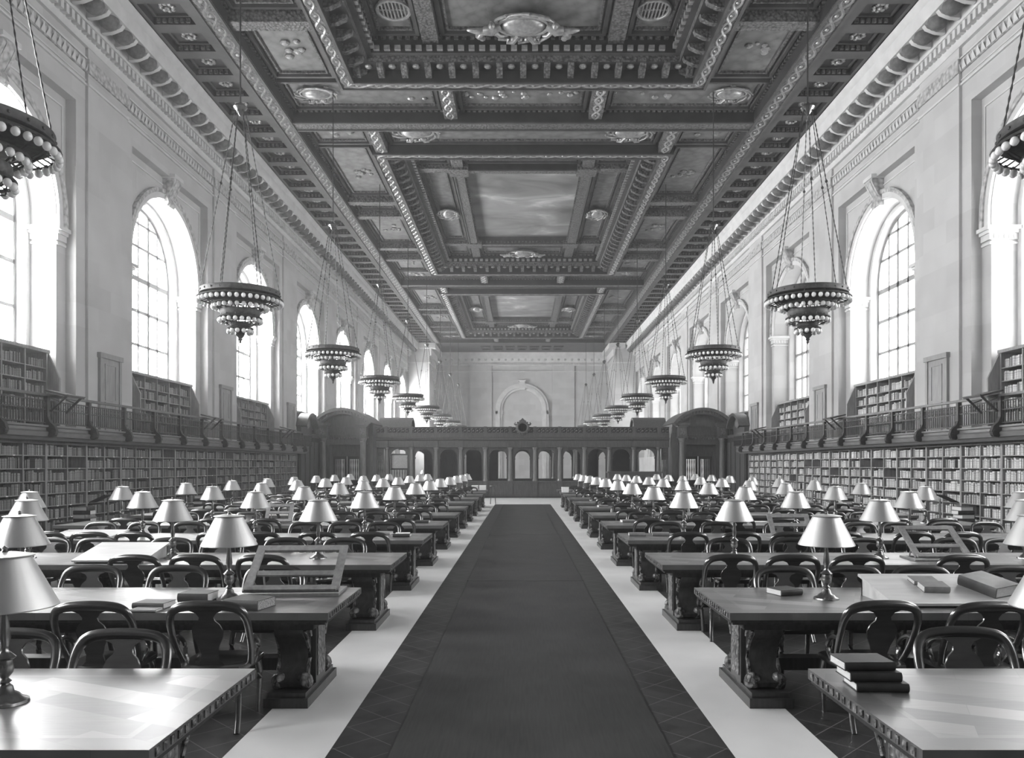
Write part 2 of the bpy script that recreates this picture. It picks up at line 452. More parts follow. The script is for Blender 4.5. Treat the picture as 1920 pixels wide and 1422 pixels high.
# windows: one frame with bars and one pane each
wn = [0]
def window(s, yc):
    f = MB(); X = lambda v: s * v; D = M['bars']
    x0, x1 = sorted((X(13.12), X(13.2)))
    O = [(-RB, SILL)] + arch(RB) + [(RB, SILL)]; I = [(-RB + .1, SILL + .1)] + arch(RB - .1) + [(RB - .1, SILL + .1)]
    for i in range(len(O)):
        j = (i + 1) % len(O)
        for xx in (x0, x1):
            f.quad((xx, yc + O[i][0], O[i][1]), (xx, yc + O[j][0], O[j][1]), (xx, yc + I[j][0], I[j][1]), (xx, yc + I[i][0], I[i][1]), D)
        f.quad((x0, yc + I[i][0], I[i][1]), (x0, yc + I[j][0], I[j][1]), (x1, yc + I[j][0], I[j][1]), (x1, yc + I[i][0], I[i][1]), D)
    def top(y): return SPR + sqrt(max(RB * RB - y * y, 0)) - .05
    for y, t in ((-.73, .075), (.73, .075), (0, .046), (1.4, .046), (-1.4, .046)):
        f.box(x0, x1, yc + y - t, yc + y + t, SILL, top(y), D)
    for z, t in ((5.95, .044), (7.1, .055), (8.2, .085), (9.3, .046), (10.1, .044)):
        h = RB if z < SPR else sqrt(RB * RB - (z - SPR) ** 2)
        f.box(x0, x1, yc - h + .04, yc + h - .04, z - t, z + t, D)
    wn[0] += 1
    o = struct(f, 'window_%d' % wn[0])
    p = MB(); xx = X(13.165)
    pts = [(xx, yc + y, z) for y, z in [(-RB, SILL)] + arch(RB) + [(RB, SILL)]]
    p.add(pts, [tuple(range(len(pts)))], M['glass']); p.obj('pane', o)
    L = bpy.data.lights.new('daylight', 'AREA'); L.shape = 'RECTANGLE'; L.size = 9.6; L.size_y = 8.6
    L.energy = SKY[s] * L.size * L.size_y * pi * (.75 if yc < 3 else 1 if yc < 30 else (.35 if s > 0 else 1) if yc < 50 else (.5 if s > 0 else 1.5))  # the added nearest bay is dimmed
    lo = bpy.data.objects.new('daylight', L); C.objects.link(lo)
    lo.visible_camera = True; lo.location = (X(13.9), yc, 7.9); lo.rotation_euler = (0, s * pi / 2, 0)
SKY = {-1: SKY_LEFT, 1: SKY_RIGHT}
for s in (-1, 1):
    for yc in WIN_Y: window(s, yc)

# gallery doors on the piers
dn = [0]
door_me = {}
def gallery_door(s, yc):
    X = lambda v: s * v
    if s not in door_me:
        d = MB()
        x0, x1 = sorted((X(11.74), X(11.82)))
        d.box(x0, x1, -.58, -.46, DECK, 4.86, M['case']); d.box(x0, x1, .46, .58, DECK, 4.86, M['case'])
        d.box(*sorted((X(11.71), X(11.82))), -.62, .62, 4.86, 5.0, M['case'])
        q = MB(); a = sorted((X(11.77), X(11.82)))
        q.box(*a, -.46, .46, DECK, 4.86, M['case'])
        for z0, z1 in ((2.85, 3.55), (3.7, 4.7)):
            for u in ((-.3, -.26), (.26, .3)): q.box(*sorted((X(11.755), X(11.77))), u[0], u[1], z0, z1, M['case'])
            for z in (z0, z1): q.box(*sorted((X(11.755), X(11.77))), -.3, .3, z - .02, z + .02, M['case'])
        k = MB(); k.sphere((X(11.73), -.38, 3.6), .035, M['brass'])
        door_me[s] = (d.mesh('door'), q.mesh('panel'), k.mesh('knob', 60))
    dn[0] += 1
    o = bpy.data.objects.new('door_%d' % dn[0], door_me[s][0]); C.objects.link(o); o.location = (0, yc, 0); o['kind'] = 'structure'
    p = bpy.data.objects.new('door_panel', door_me[s][1]); C.objects.link(p); p.parent = o
    k = bpy.data.objects.new('door_knob', door_me[s][2]); C.objects.link(k); k.parent = p
for s in (-1, 1):
    for yc in WIN_Y[1:5]: gallery_door(s, yc + BAY / 2)

# end walls
e = MB(); S = M['stone']
e.quad((-13.3, Y0, 0), (13.3, Y0, 0), (13.3, Y0, 15.2), (-13.3, Y0, 15.2), M['screen'])
struct(e, 'wall_near')
e = MB(); T = M['stone_trim']
FX = 0.0
e.quad((-13.3, Y1, 0), (13.3, Y1, 0), (13.3, Y1, 15.2), (-13.3, Y1, 15.2), S)
for sx in (-1, 1):
    e.box(*sorted((sx * 9.7, sx * WX)), 82, Y1, 0, Z0, S)
    e.box(*sorted((sx * 9.62, sx * WX)), 81.92, Y1, 12.5, 12.62, T)
    for x in (3.4, 5.8): e.box(*sorted((sx * x, sx * (x + .1))), Y1 - .1, Y1, 0, 13.3, T)
    e.box(*sorted((sx * 3.4, sx * 5.9)), Y1 - .16, Y1, 0, 13.3, S)
e.box(-9.7, 9.7, Y1 - .22, Y1, 12.35, 12.45, T)
ra, rb = 2.3, 3.0
for p0, p1, q0, q1, d in ((2.25, 2.5, 0, 0, .22), (2.5, 2.72, 0, 0, .42), (2.72, 3.0, 0, 0, .3)):
    O1 = [(-p0, 0)] + [(p0 * cos(pi - pi * i / 24), 8.05 + p0 * sin(pi - pi * i / 24)) for i in range(25)] + [(p0, 0)]
    O2 = [(-p1, 0)] + [(p1 * cos(pi - pi * i / 24), 8.05 + p1 * sin(pi - pi * i / 24)) for i in range(25)] + [(p1, 0)]
    for i in range(len(O1) - 1):
        p, q, u, v = O1[i], O1[i + 1], O2[i], O2[i + 1]
        y = Y1 - d
        e.quad((p[0], y, p[1]), (q[0], y, q[1]), (v[0], y, v[1]), (u[0], y, u[1]), T)
        e.quad((p[0], y, p[1]), (q[0], y, q[1]), (q[0], Y1, q[1]), (p[0], Y1, p[1]), T)
        e.quad((u[0], y, u[1]), (v[0], y, v[1]), (v[0], Y1, v[1]), (u[0], Y1, u[1]), T)
for sx in (-1, 1): e.box(*sorted((sx * 2.15, sx * 3.05)), Y1 - .3, Y1, 7.6, 7.95, T)
e.box(-.32, .32, Y1 - .45, Y1, 10.3, 11.25, T); e.box(-.4, .4, Y1 - .5, Y1, 11.25, 11.4, T)
struct(e, 'wall_far')
c = MB()
c.prism([(Y1, 13.0), (Y1 - .2, 13.1), (Y1 - .25, 13.4), (Y1 - .55, 13.8), (Y1 - .6, 14.1), (Y1 - .65, 14.5), (Y1, 14.5)], 'x', -9.7, 9.7, T)
x = -9.6
while x < 9.6:
    c.box(x, x + .16, Y1 - .36, Y1 - .2, 13.15, 13.36, T); x += .3
for i in range(26): c.sphere((-9.3 + i * .745, Y1 - .42, 13.72), .16, M['stone_carved'], 8, 6)
for sx in (-1, 1):
    c.box(*sorted((sx * 9.0, sx * 9.7)), 82 - .9, Y1, 14.0, Z0, T)
    c.box(*sorted((sx * 9.7, sx * 10.7)), 82 - .9, 82, 14.0, Z0, T)
    c.box(*sorted((sx * 9.5, sx * 9.7)), 81.8, Y1, 13.3, 14.0, T)
struct(c, 'trim_3')

# ------------------------------------------------------------------ ceiling
ce = MB(); KB, KD, KC, KP = M['ceil'], M['ceil_dark'], M['ceil_carved'], M['ceil_panel']
def ring(x0, x1, y0, y1, i, z, m):
    a0, a1, b0, b1 = i
    ce.quad((x0, y0, z), (x1, y0, z), (x1, b0, z), (x0, b0, z), m); ce.quad((x0, b1, z), (x1, b1, z), (x1, y1, z), (x0, y1, z), m)
    ce.quad((x0, b0, z), (a0, b0, z), (a0, b1, z), (x0, b1, z), m); ce.quad((a1, b0, z), (x1, b0, z), (x1, b1, z), (a1, b1, z), m)
def loop(r, z0, z1, m):
    x0, x1, y0, y1 = r
    for a, b in (((x0, y0), (x1, y0)), ((x1, y0), (x1, y1)), ((x1, y1), (x0, y1)), ((x0, y1), (x0, y0))):
        ce.quad((*a, z0), (*b, z0), (*b, z1), (*a, z1), m)
def flat(r, z, m):
    x0, x1, y0, y1 = r
    ce.quad((x0, y0, z), (x1, y0, z), (x1, y1, z), (x0, y1, z), m)
def dent(r, z0, z1, d, p, m):
    """a row of small blocks round the inside of rectangle r"""
    x0, x1, y0, y1 = r
    for i in range(int((x1 - x0) / p)):
        x = x0 + (i + .25) * p
        ce.box(x, x + p * .55, y1 - d, y1, z0, z1, m); ce.box(x, x + p * .55, y0, y0 + d, z0, z1, m)
    for i in range(int((y1 - y0) / p)):
        y = y0 + (i + .25) * p
        ce.box(x0, x0 + d, y, y + p * .55, z0, z1, m); ce.box(x1 - d, x1, y, y + p * .55, z0, z1, m)
def moulding(r, z, w, h, m):
    """raised frame hanging under level z along the inside of rectangle r"""
    x0, x1, y0, y1 = r
    ce.box(x0, x1, y0, y0 + w, z - h, z, m); ce.box(x0, x1, y1 - w, y1, z - h, z, m)
    ce.box(x0, x0 + w, y0 + w, y1 - w, z - h, z, m); ce.box(x1 - w, x1, y0 + w, y1 - w, z - h, z, m)
PW, PL = 8.5, 12.67
PC = [16.2, 42.27, 68.36]
# side strips of small coffers
P6 = BAY / 6
for s in (-1, 1):
    n = int((84 - Y0) / P6)
    for i in range(n):
        y = Y0 + i * P6
        x0, x1 = sorted((s * 9.13, s * 10.86))
        h = (x0 + .26, x1 - .26, y + .22, y + P6 - .22)
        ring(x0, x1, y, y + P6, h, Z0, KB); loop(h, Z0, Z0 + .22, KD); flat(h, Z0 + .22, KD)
        moulding((h[0] + .1, h[1] - .1, h[2] + .1, h[3] - .1), Z0 + .22, .05, .06, KB)
        xm, ym = (x0 + x1) / 2, y + P6 / 2
        for k in range(8):
            ce.sphere((xm + .17 * cos(k * pi / 4), ym + .17 * sin(k * pi / 4), Z0 + .2), .075, M['gilt'], 6, 5, (1, 1, .6))
        ce.sphere((xm, ym, Z0 + .18), .08, M['gilt'], 6, 5)
        for k in range(6):
            xx = h[0] + .1 + k * (h[1] - h[0] - .2) / 6
            ce.box(xx, xx + .1, h[3] - .06, h[3], Z0 + .04, Z0 + .16, KC)
    x0, x1 = sorted((s * PW, s * 9.13))
    ce.quad((x0, Y0, Z0), (x1, Y0, Z0), (x1, 84, Z0), (x0, 84, Z0), KC)
    for xx in (8.52, 9.05):
        ce.box(*sorted((s * xx, s * (xx + .07))), Y0, 84, Z0 - .05, Z0, KB)
    ce.box(*sorted((s * 10.7, s * 11.9)), Y0, 84, Z0, Z0 + .1, KD)
# cross beams and the far end strip
edges = [Y0] + [v for c_ in PC for v in (c_ - PL, c_ + PL)] + [Y1]
for a, b in zip(edges[::2], edges[1::2]):
    ce.quad((-PW, a, Z0), (PW, a, Z0), (PW, b, Z0), (-PW, b, Z0), KC if b - a < 2 else KB)
    if b - a < 2:
        for y in (a, b - .09): ce.box(-PW, PW, y, y + .09, Z0 - .05, Z0, KB)
ce.quad((-12, 84, Z0 + .002), (-PW, 84, Z0 + .002), (-PW, Y1, Z0 + .002), (-12, Y1, Z0 + .002), KB)
ce.quad((PW, 84, Z0 + .002), (12, 84, Z0 + .002), (12, Y1, Z0 + .002), (PW, Y1, Z0 + .002), KB)
for i in range(7):
    x = -3.9 + i * 1.3
    moulding((x - .5, x + .5, 83.2, 85.6), Z0, .12, .1, KD); moulding((x - .3, x + .3, 83.5, 85.3), Z0, .08, .06, KD)
def guilloche(a, b, z, w, step=.62):
    """carved interlace: two crossing wave strands with a button in every loop, along the soffit from a to b"""
    A, B = Vector((a[0], a[1], z)), Vector((b[0], b[1], z)); L = (B - A).length; d = (B - A) / L; n_ = Vector((-d.y, d.x, 0))
    N = max(1, int(L / step)); st = L / N
    for ph in (0, pi):
        P = [A + d * (st * q / 6) + n_ * (w * .32 * sin(pi * q / 6 + ph)) for q in range(N * 6 + 1)]
        ce.tube(P, .045, 4, M['gilt'], caps=False, flat=(1, .6))
    for q in range(N): ce.sphere(A + d * (st * (q + .5)), w * .13, M['gilt'], 6, 4, (1, 1, .6))
def rect_guilloche(r, i, z, w):
    x0, x1, y0, y1 = [(p + q) / 2 for p, q in zip(r, i)]
    guilloche((x0, y0), (x1, y0), z, w); guilloche((x0, y1), (x1, y1), z, w); guilloche((x0, y0), (x0, y1), z, w); guilloche((x1, y0), (x1, y1), z, w)
for s in (-1, 1): guilloche((s * 8.81, 14), (s * 8.81, 82), Z0, .5, .7)
def big_panel(yc):
    R = lambda hx, hy: (-hx, hx, yc - hy, yc + hy)
    A = R(PW, PL)
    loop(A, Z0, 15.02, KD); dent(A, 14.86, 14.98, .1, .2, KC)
    F1, F1i = R(6.15, 10.3), R(5.62, 9.77)
    ring(*A, F1, 15.02, KP)
    # ribs across the perimeter and a raised frame in every compartment
    xr = (-5.75, -2.65, 2.65, 5.75); yr = (-4.05, -1.85, 4.05, 6.55)
    for sy in (-1, 1):
        y0, y1 = sorted((yc + sy * 10.3, yc + sy * PL))
        for x in (xr[1:3] if sy > 0 else xr[::3]):
            ce.box(x - .24, x + .24, y0, y1, 14.6, 15.02, KC); guilloche((x, y0), (x, y1), 14.6, .38, .5)
        cells = [(-8.5, -2.89), (-2.41, 2.41), (2.89, 8.5)] if sy > 0 else [(-8.5, -5.99), (-5.51, 5.51), (5.99, 8.5)]
        for a, b in cells:
            moulding((a + .12, b - .12, y0 + .16, y1 - .12), 15.02, .1, .14, KB); moulding((a + .3, b - .3, y0 + .34, y1 - .3), 15.02, .06, .08, KC)
    for sx in (-1, 1):
        x0, x1 = sorted((sx * 6.15, sx * PW))
        for y in yr: ce.box(x0, x1, yc + y - .24, yc + y + .24, 14.6, 15.02, KC)
        ys = [-10.3] + [v for y in yr for v in (y - .24, y + .24)] + [10.3]
        for a, b in zip(ys[::2], ys[1::2]):
            moulding((x0 + .14, x1 - .16, yc + a + .12, yc + b - .12), 15.02, .1, .14, KB); moulding((x0 + .34, x1 - .36, yc + a + .3, yc + b - .3), 15.02, .06, .08, KC)
    for s4 in (-1, 1):                                                   # relief clusters in corner and side compartments
        for yy, k in ((-11.5, 9), (11.5, 9), (-7, 8), (1.1, 8), (8.6, 6)):
            for i in range(k):
                ce.sphere((s4 * (7.25 + random.uniform(-.45, .45)), yc + yy + random.uniform(-.5, .5), 15.0), random.uniform(.08, .18), M['gilt'], 6, 5, (1, 1, .5))
    for i in range(26):
        ce.sphere((random.choice((-1, 1)) * random.uniform(3.2, 5.2), yc + random.choice((-1, 1)) * 11.5 + random.uniform(-.4, .4), 15.0), random.uniform(.06, .16), M['gilt'], 6, 5, (1, 1, .5))
        ce.sphere((random.uniform(-2.1, 2.1), yc + 11.5 + random.uniform(-.35, .35), 15.0), random.uniform(.06, .14), M['gilt'], 6, 5, (1, 1, .5))
    rect_guilloche(F1, F1i, 14.56, .4)
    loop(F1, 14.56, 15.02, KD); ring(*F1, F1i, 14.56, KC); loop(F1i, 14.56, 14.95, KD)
    moulding(F1, 14.56, .08, .05, KB); moulding(R(5.7, 9.85), 14.56, .08, .05, KB)
    L = R(5.08, 9.23)
    ring(*F1i, L, 14.95, KD); loop(L, 14.95, 15.15, KC); L2 = R(4.9, 9.05)
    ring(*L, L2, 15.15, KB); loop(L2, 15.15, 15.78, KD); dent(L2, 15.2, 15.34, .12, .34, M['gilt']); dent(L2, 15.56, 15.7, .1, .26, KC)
    p = .78                                                              # scrolled brackets of the inner cornice
    def brk(cx, cy, ax):
        if ax == 'x':
            sgn = -1 if cy > yc else 1
            pr = [(cy, 14.68), (cy + sgn * .18, 14.7), (cy + sgn * .46, 14.83), (cy + sgn * .5, 14.95), (cy, 14.95)]
            ce.prism(pr, 'x', cx - .1, cx + .1, KC)
        else:
            sgn = -1 if cx > 0 else 1
            pr = [(cx, 14.68), (cx + sgn * .18, 14.7), (cx + sgn * .46, 14.83), (cx + sgn * .5, 14.95), (cx, 14.95)]
            ce.prism(pr, 'y', cy - .1, cy + .1, KC)
    n = int(2 * 5.62 / p)
    for i in range(n + 1):
        x = -n * p / 2 + i * p
        for y in (F1i[2], F1i[3]): brk(x, y, 'x')
        if i < n:
            for y in (F1i[2] + .28, F1i[3] - .28): ce.sphere((x + p / 2, y, 14.93), .13, M['gilt'], 8, 5, (1, 1, .5))
    n = int(2 * 9.77 / p)
    for i in range(n + 1):
        y = yc - n * p / 2 + i * p
        for x in (F1i[0], F1i[1]): brk(x, y, 'y')
    # upper ring, its ribs and the painting's frame
    MF, MI = R(3.25, 6.35), R(2.75, 5.85)
    ring(*L2, MF, 15.78, KP)
    for sy in (-1, 1):
        y0, y1 = sorted((yc + sy * 6.35, yc + sy * 9.05))
        for x in (-2.98, 2.98): ce.box(x - .26, x + .26, y0, y1, 15.44, 15.78, KC)
        for a, b in ((-4.9, -3.24), (-2.72, 2.72), (3.24, 4.9)):
            moulding((a + .08, b - .08, y0 + .1, y1 - .12), 15.78, .12, .16, KB); moulding((a + .28, b - .28, y0 + .3, y1 - .32), 15.78, .07, .1, KC)
    for sx in (-1, 1):
        x0, x1 = sorted((sx * 3.25, sx * 4.9))
        for y in (-6.1, 6.1): ce.box(x0, x1, yc + y - .26, yc + y + .26, 15.44, 15.78, KC)
        moulding((x0 + .1, x1 - .1, yc - 5.75, yc + 5.75), 15.78, .12, .16, KB); moulding((x0 + .34, x1 - .34, yc - 5.4, yc + 5.4), 15.78, .08, .1, KC)
    loop(MF, 15.4, 15.78, KD); ring(*MF, MI, 15.4, KC); loop(MI, 15.4, 15.92, KB)
    moulding(R(3.25, 6.35), 15.4, .07, .05, KB); dent(MI, 15.5, 15.6, .08, .22, KC)
    for sx in (-1, 1):
        for sy in (-1, 1):
            ce.box(*sorted((sx * 2.5, sx * 3.4)), *sorted((yc + sy * 5.6, yc + sy * 6.5)), 15.34, 15.6, KC)
for yc in PC: big_panel(yc)
ce.quad((-13.3, Y0, 16.3), (13.3, Y0, 16.3), (13.3, Y1, 16.3), (-13.3, Y1, 16.3), KD)
struct(ce, 'ceiling')
for i, yc in enumerate(PC):
    m_ = MB(); m_.box(-2.74, 2.74, yc - 5.84, yc + 5.84, 15.88, 15.92, M['mural'])
    tag(m_.obj('ceiling_painting'), ['painted sky of clouds in the ceiling panel overhead, nearest of the three', 'large painted sky of clouds in the middle ceiling panel',
        'small distant painted sky of clouds in the farthest ceiling panel'][i], 'painting', 'painted skies in the ceiling')

# modelled plaster cartouches and round grilles
def cartouche(loc, size, label, figures=False, turn=0.0):
    t = thing('ceiling_cartouche', label, 'ceiling ornament', loc, turn, 'gilded cartouches on the ceiling')
    g = M['gilt']; a = size
    s_ = MB(); s_.sphere((0, 0, 0), a, g, 16, 8, (1, .62, .34)); s_.obj('shield', t, 60)
    f = MB()
    f.tube([(1.1 * a * cos(k * pi / 12), .74 * a * sin(k * pi / 12), 0) for k in range(24)], .11 * a, 6, g, True)
    for k in range(10):
        u = k * pi / 5 + .3
        f.tube([((1.15 + .1 * q) * a * cos(u + .05 * q * q), (.8 + .08 * q) * a * sin(u + .05 * q * q), -.04 * a * q) for q in range(5)], [.1 * a, .09 * a, .08 * a, .06 * a, .07 * a], 6, g)
    for k in (-.45, -.15, .15, .45):
        f.sphere((k * a, .86 * a, -.12 * a), .13 * a, g, 7, 5)
    for e_ in (-1, 1):
        f.tube([(e_ * .2 * a, .62 * a, -.1 * a), (e_ * .45 * a, .95 * a, -.2 * a), (e_ * .7 * a, 1.0 * a, -.18 * a), (e_ * .66 * a, .82 * a, -.1 * a)], [.12 * a, .13 * a, .1 * a, .08 * a], 6, g)
    f.obj('scroll_border', t, 60)
    if figures:
        for e_ in (-1, 1):
            w = MB()
            w.tube([(e_ * 1.0 * a, -.1 * a, -.1 * a), (e_ * 1.4 * a, -.05 * a, -.25 * a), (e_ * 1.7 * a, 0, -.22 * a)], [.16 * a, .24 * a, .2 * a], 8, g)
            w.sphere((e_ * 1.36 * a, -.4 * a, -.25 * a), .15 * a, g, 8, 6)
            w.tube([(e_ * 1.7 * a, 0, -.22 * a), (e_ * 1.95 * a, .3 * a, -.3 * a), (e_ * 1.75 * a, .62 * a, -.24 * a), (e_ * 1.85 * a, .75 * a, -.2 * a)], [.17 * a, .15 * a, .11 * a, .08 * a], 7, g)
            w.tube([(e_ * 1.3 * a, -.1 * a, -.25 * a), (e_ * 1.05 * a, .2 * a, -.35 * a), (e_ * .85 * a, .3 * a, -.3 * a)], [.12 * a, .1 * a, .07 * a], 7, g)
            w.tube([(e_ * 1.65 * a, .05 * a, -.22 * a), (e_ * 2.1 * a, -.1 * a, -.3 * a), (e_ * 2.4 * a, -.02 * a, -.2 * a)], [.15 * a, .12 * a, .07 * a], 7, g)
            w.obj('putto_figure', t, 60)
    return t
cartouche((0, PC[0] + 8.1, 15.5), .72, 'large gilded shield with two reclining figures overhead in the ceiling', True)
for s in (-1, 1):
    sd = side_name(s)
    cartouche((s * 7.3, PC[0] + 11.4, 14.95), .5, 'oval gilded boss in the %s corner of the overhead ceiling panel' % sd)
    cartouche((s * 4.05, PC[1] + .4, 15.55), .55, 'gilded cartouche on the %s of the middle ceiling painting' % sd, turn=s * pi / 2)
    cartouche((s * 4.05, PC[2] + .4, 15.55), .55, 'gilded cartouche on the %s of the farthest ceiling painting' % sd, turn=s * pi / 2)
    cartouche((s * 4.2, PC[1] - 11.5, 14.95), .62, 'gilded scroll cluster at the %s of the band before the middle painting' % sd)
    t = thing('ceiling_grille', 'round slatted vent grille on the %s of the overhead ceiling' % sd, 'vent', (s * 3.95, PC[0] + 7.62, 15.7), 0, 'round ceiling grilles')
    r_ = MB(); r_.tube([(.5 * cos(k * pi / 14), .5 * sin(k * pi / 14), 0) for k in range(28)], .06, 6, M['gilt'], True); r_.obj('rim', t, 60)
    g_ = MB()
    for k in range(9):
        x = -.44 + k * .11; h = sqrt(.48 ** 2 - x * x); g_.box(x - .022, x + .022, -h, h, -.02, .03, M['gilt'])
    g_.box(-.48, .48, -.02, .02, -.01, .02, M['gilt']); g_.obj('slats', t)
cartouche((0, PC[1] + 8.1, 15.5), .6, 'gilded shield with figures beyond the middle ceiling painting', True)
cartouche((0, PC[2] + 8.1, 15.5), .6, 'small gilded shield with figures beyond the farthest ceiling painting', True)
# ------------------------------------------------------------------ galleries along both walls
GX, GEND = 10.97, 40.0
POSTS = [18.03 + 1.75 * k for k in range(-4, 13)]
def gallery(s):
    X = lambda v: s * v
    t = thing('gallery_balcony', 'narrow balcony with iron railing above the %s wall bookcases' % side_name(s), 'balcony', (0, 0, 0), 0, 'railed galleries')
    d = MB(); K = M['screen']
    d.prism([(X(p), z) for p, z in [(11.89, 2.44), (11.05, 2.44), (11.0, 2.5), (10.92, 2.52), (10.9, 2.62), (10.96, 2.66), (10.96, 2.72), (10.9, 2.74), (10.9, 2.78), (11.06, 2.78), (11.06, 2.59), (11.89, 2.59)]],
            'y', 8, GEND, M['fascia'])
    d.obj('deck', t, 30)
    h = MB(); h.box(*sorted((X(GX - .05), X(GX + .05))), 8, GEND, 3.44, 3.5, K); h.obj('handrail', t)
    g = MB(); I = M['iron']
    for i in range(18):
        y = .08 + i * 1.6 / 17
        g.box(*sorted((X(GX - .009), X(GX + .009))), y - .009, y + .009, 2.84, 3.36, I)
    for z in (2.84, 3.14, 3.34): g.box(*sorted((X(GX - .014), X(GX + .014))), .05, 1.7, z - .013, z + .013, I)
    for i in range(9):
        y = .13 + i * 1.6 / 8.6
        g.tube([(X(GX), y + .05 * cos(k * pi / 4), 3.24 + .05 * sin(k * pi / 4)) for k in range(8)], .007, 4, I, True)
    gm = g.mesh('grille_panel')
    p = MB()
    pr = [(GX - .04, 3.44), (GX - .04, 2.98), (GX - .09, 2.86), (GX - .2, 2.76), (GX - .24, 2.64), (GX - .2, 2.52), (GX - .08, 2.5), (GX - .02, 2.6), (GX + .05, 2.78), (GX + .05, 3.44)]
    p.prism([(X(a), z) for a, z in pr], 'y', -.05, .05, M['screen_dark'])
    p.lathe([(.07, -.06), (.09, 0), (.07, .06)], 10, M['screen_dark'], (0, 0, 0), Matrix.Translation((X(GX - .16), 0, 2.6)) @ Matrix.Rotation(pi / 2, 4, 'X'))
    pm = p.mesh('bracket_post')
    r = MB()
    tf = Matrix.Translation((X(GX - .2), .36, 3.5)) @ Matrix.Rotation(s * radians(-14), 4, 'Y')
    r.box(-.27, .27, -.36, .36, 0, .045, M['screen_dark'], tf)
    r.box(-.28, -.25, -.36, .36, .03, .06, K, tf) if s > 0 else r.box(.25, .28, -.36, .36, .03, .06, K, tf)
    for y in (.06, .66):
        r.tube([(X(GX - .05), y, 3.1), (X(GX - .42), y, 3.46)], .028, 6, M['screen_dark'])
        r.tube([(X(GX - .05), y, 3.42), (X(GX - .25), y, 3.34)], .014, 6, K)
    rm = r.mesh('slanted_ledge')
    for i, y in enumerate(POSTS):
        o = bpy.data.objects.new('bracket_post', pm); C.objects.link(o); o.parent = t; o.location = (0, y, 0)
        if y + 1.75 < GEND + .8:
            o = bpy.data.objects.new('baluster_grille', gm); C.objects.link(o); o.parent = t; o.location = (0, y, 0)
        if (i - 4) % 5 == 0:
            o = bpy.data.objects.new('slanted_ledge', rm); C.objects.link(o); o.parent = t; o.location = (0, y, 0)
for s in (-1, 1): gallery(s)

# ------------------------------------------------------------------ bookcases and their books
SH = [.08, .26, .57, .875, 1.18, 1.485, 1.79, 2.1]         # shelf tops that carry books start at .26
CF, CB = 11.45, 11.88
UNIT = 1.75
UNITS = [10.05 + UNIT * k for k in range(17)]
class BookMass:
    def __init__(s): s.v = []; s.f = []; s.uv = []
    def put(s, x0, x1, y0, y1, z, h, lean=0.0):
        b = len(s.v)
        for zz in (0, h):
            for y in (y0, y1):
                for x in (x0, x1): s.v.append((x, y + lean * zz, z + zz))
        for f in ((0, 2, 3, 1), (4, 5, 7, 6), (0, 1, 5, 4), (2, 6, 7, 3), (0, 4, 6, 2), (1, 3, 7, 5)):
            s.f.append(tuple(b + i for i in f)); s.uv.extend(c for i in f for c in (.5, 1.0 if i > 3 else 0.0))
BM = BookMass()
one = {}
for ti, t_ in enumerate((.026, .034, .042, .052)):
    for hi, h_ in enumerate((.2, .225, .25)):
        b = BookMass(); b.put(0, .2, 0, t_, 0, h_)
        me = bpy.data.meshes.new('shelf_book'); me.from_pydata(b.v, [], b.f); me.materials.append(M['book_one'])
        me.uv_layers.new().data.foreach_set('uv', b.uv); me.update()
        one[ti, hi] = (me, t_, h_)
single = [0]
def fill(s, x_front, y0, y1, z, room, individual=None, sparse=.06):
    """stand books from y0 to y1 on a shelf; individual = words for the labels, or None for the mass"""
    y = y0 + .01; n = 0; hk = random.choice((.19, .21, .23)); tk = random.uniform(.024, .05)
    run = 0
    while y < y1 - .06:
        if run <= 0:
            run = random.randint(3, 12); hk = random.choice((.19, .205, .22, .245)); tk = random.uniform(.022, .052)
            if random.random() < sparse: y += random.uniform(.06, .2); continue
        run -= 1
        if individual:
            k = (min(3, int((tk - .02) / .009)), random.choice((0, 1, 1, 2)))
            me, t_, h_ = one[k]
            if y + t_ > y1: break
            o = bpy.data.objects.new('book', me); C.objects.link(o); o.location = (s * (x_front + random.uniform(.0, .03)), y, z)
            if s < 0: o.scale = (-1, 1, 1)
            tag(o, '%s book along %s' % (nth(n), individual), 'book', 'separate books on the wall shelves')
            single[0] += 1; n += 1; y += t_ + .002
        else:
            t_ = tk * random.uniform(.85, 1.15); h = min(hk * random.uniform(.96, 1.05), room - .02)
            if y + t_ > y1: break
            xa = x_front + random.uniform(0, .03)
            BM.put(*sorted((s * xa, s * (xa + .19))), y, y + t_ - .002, z, h)
            y += t_
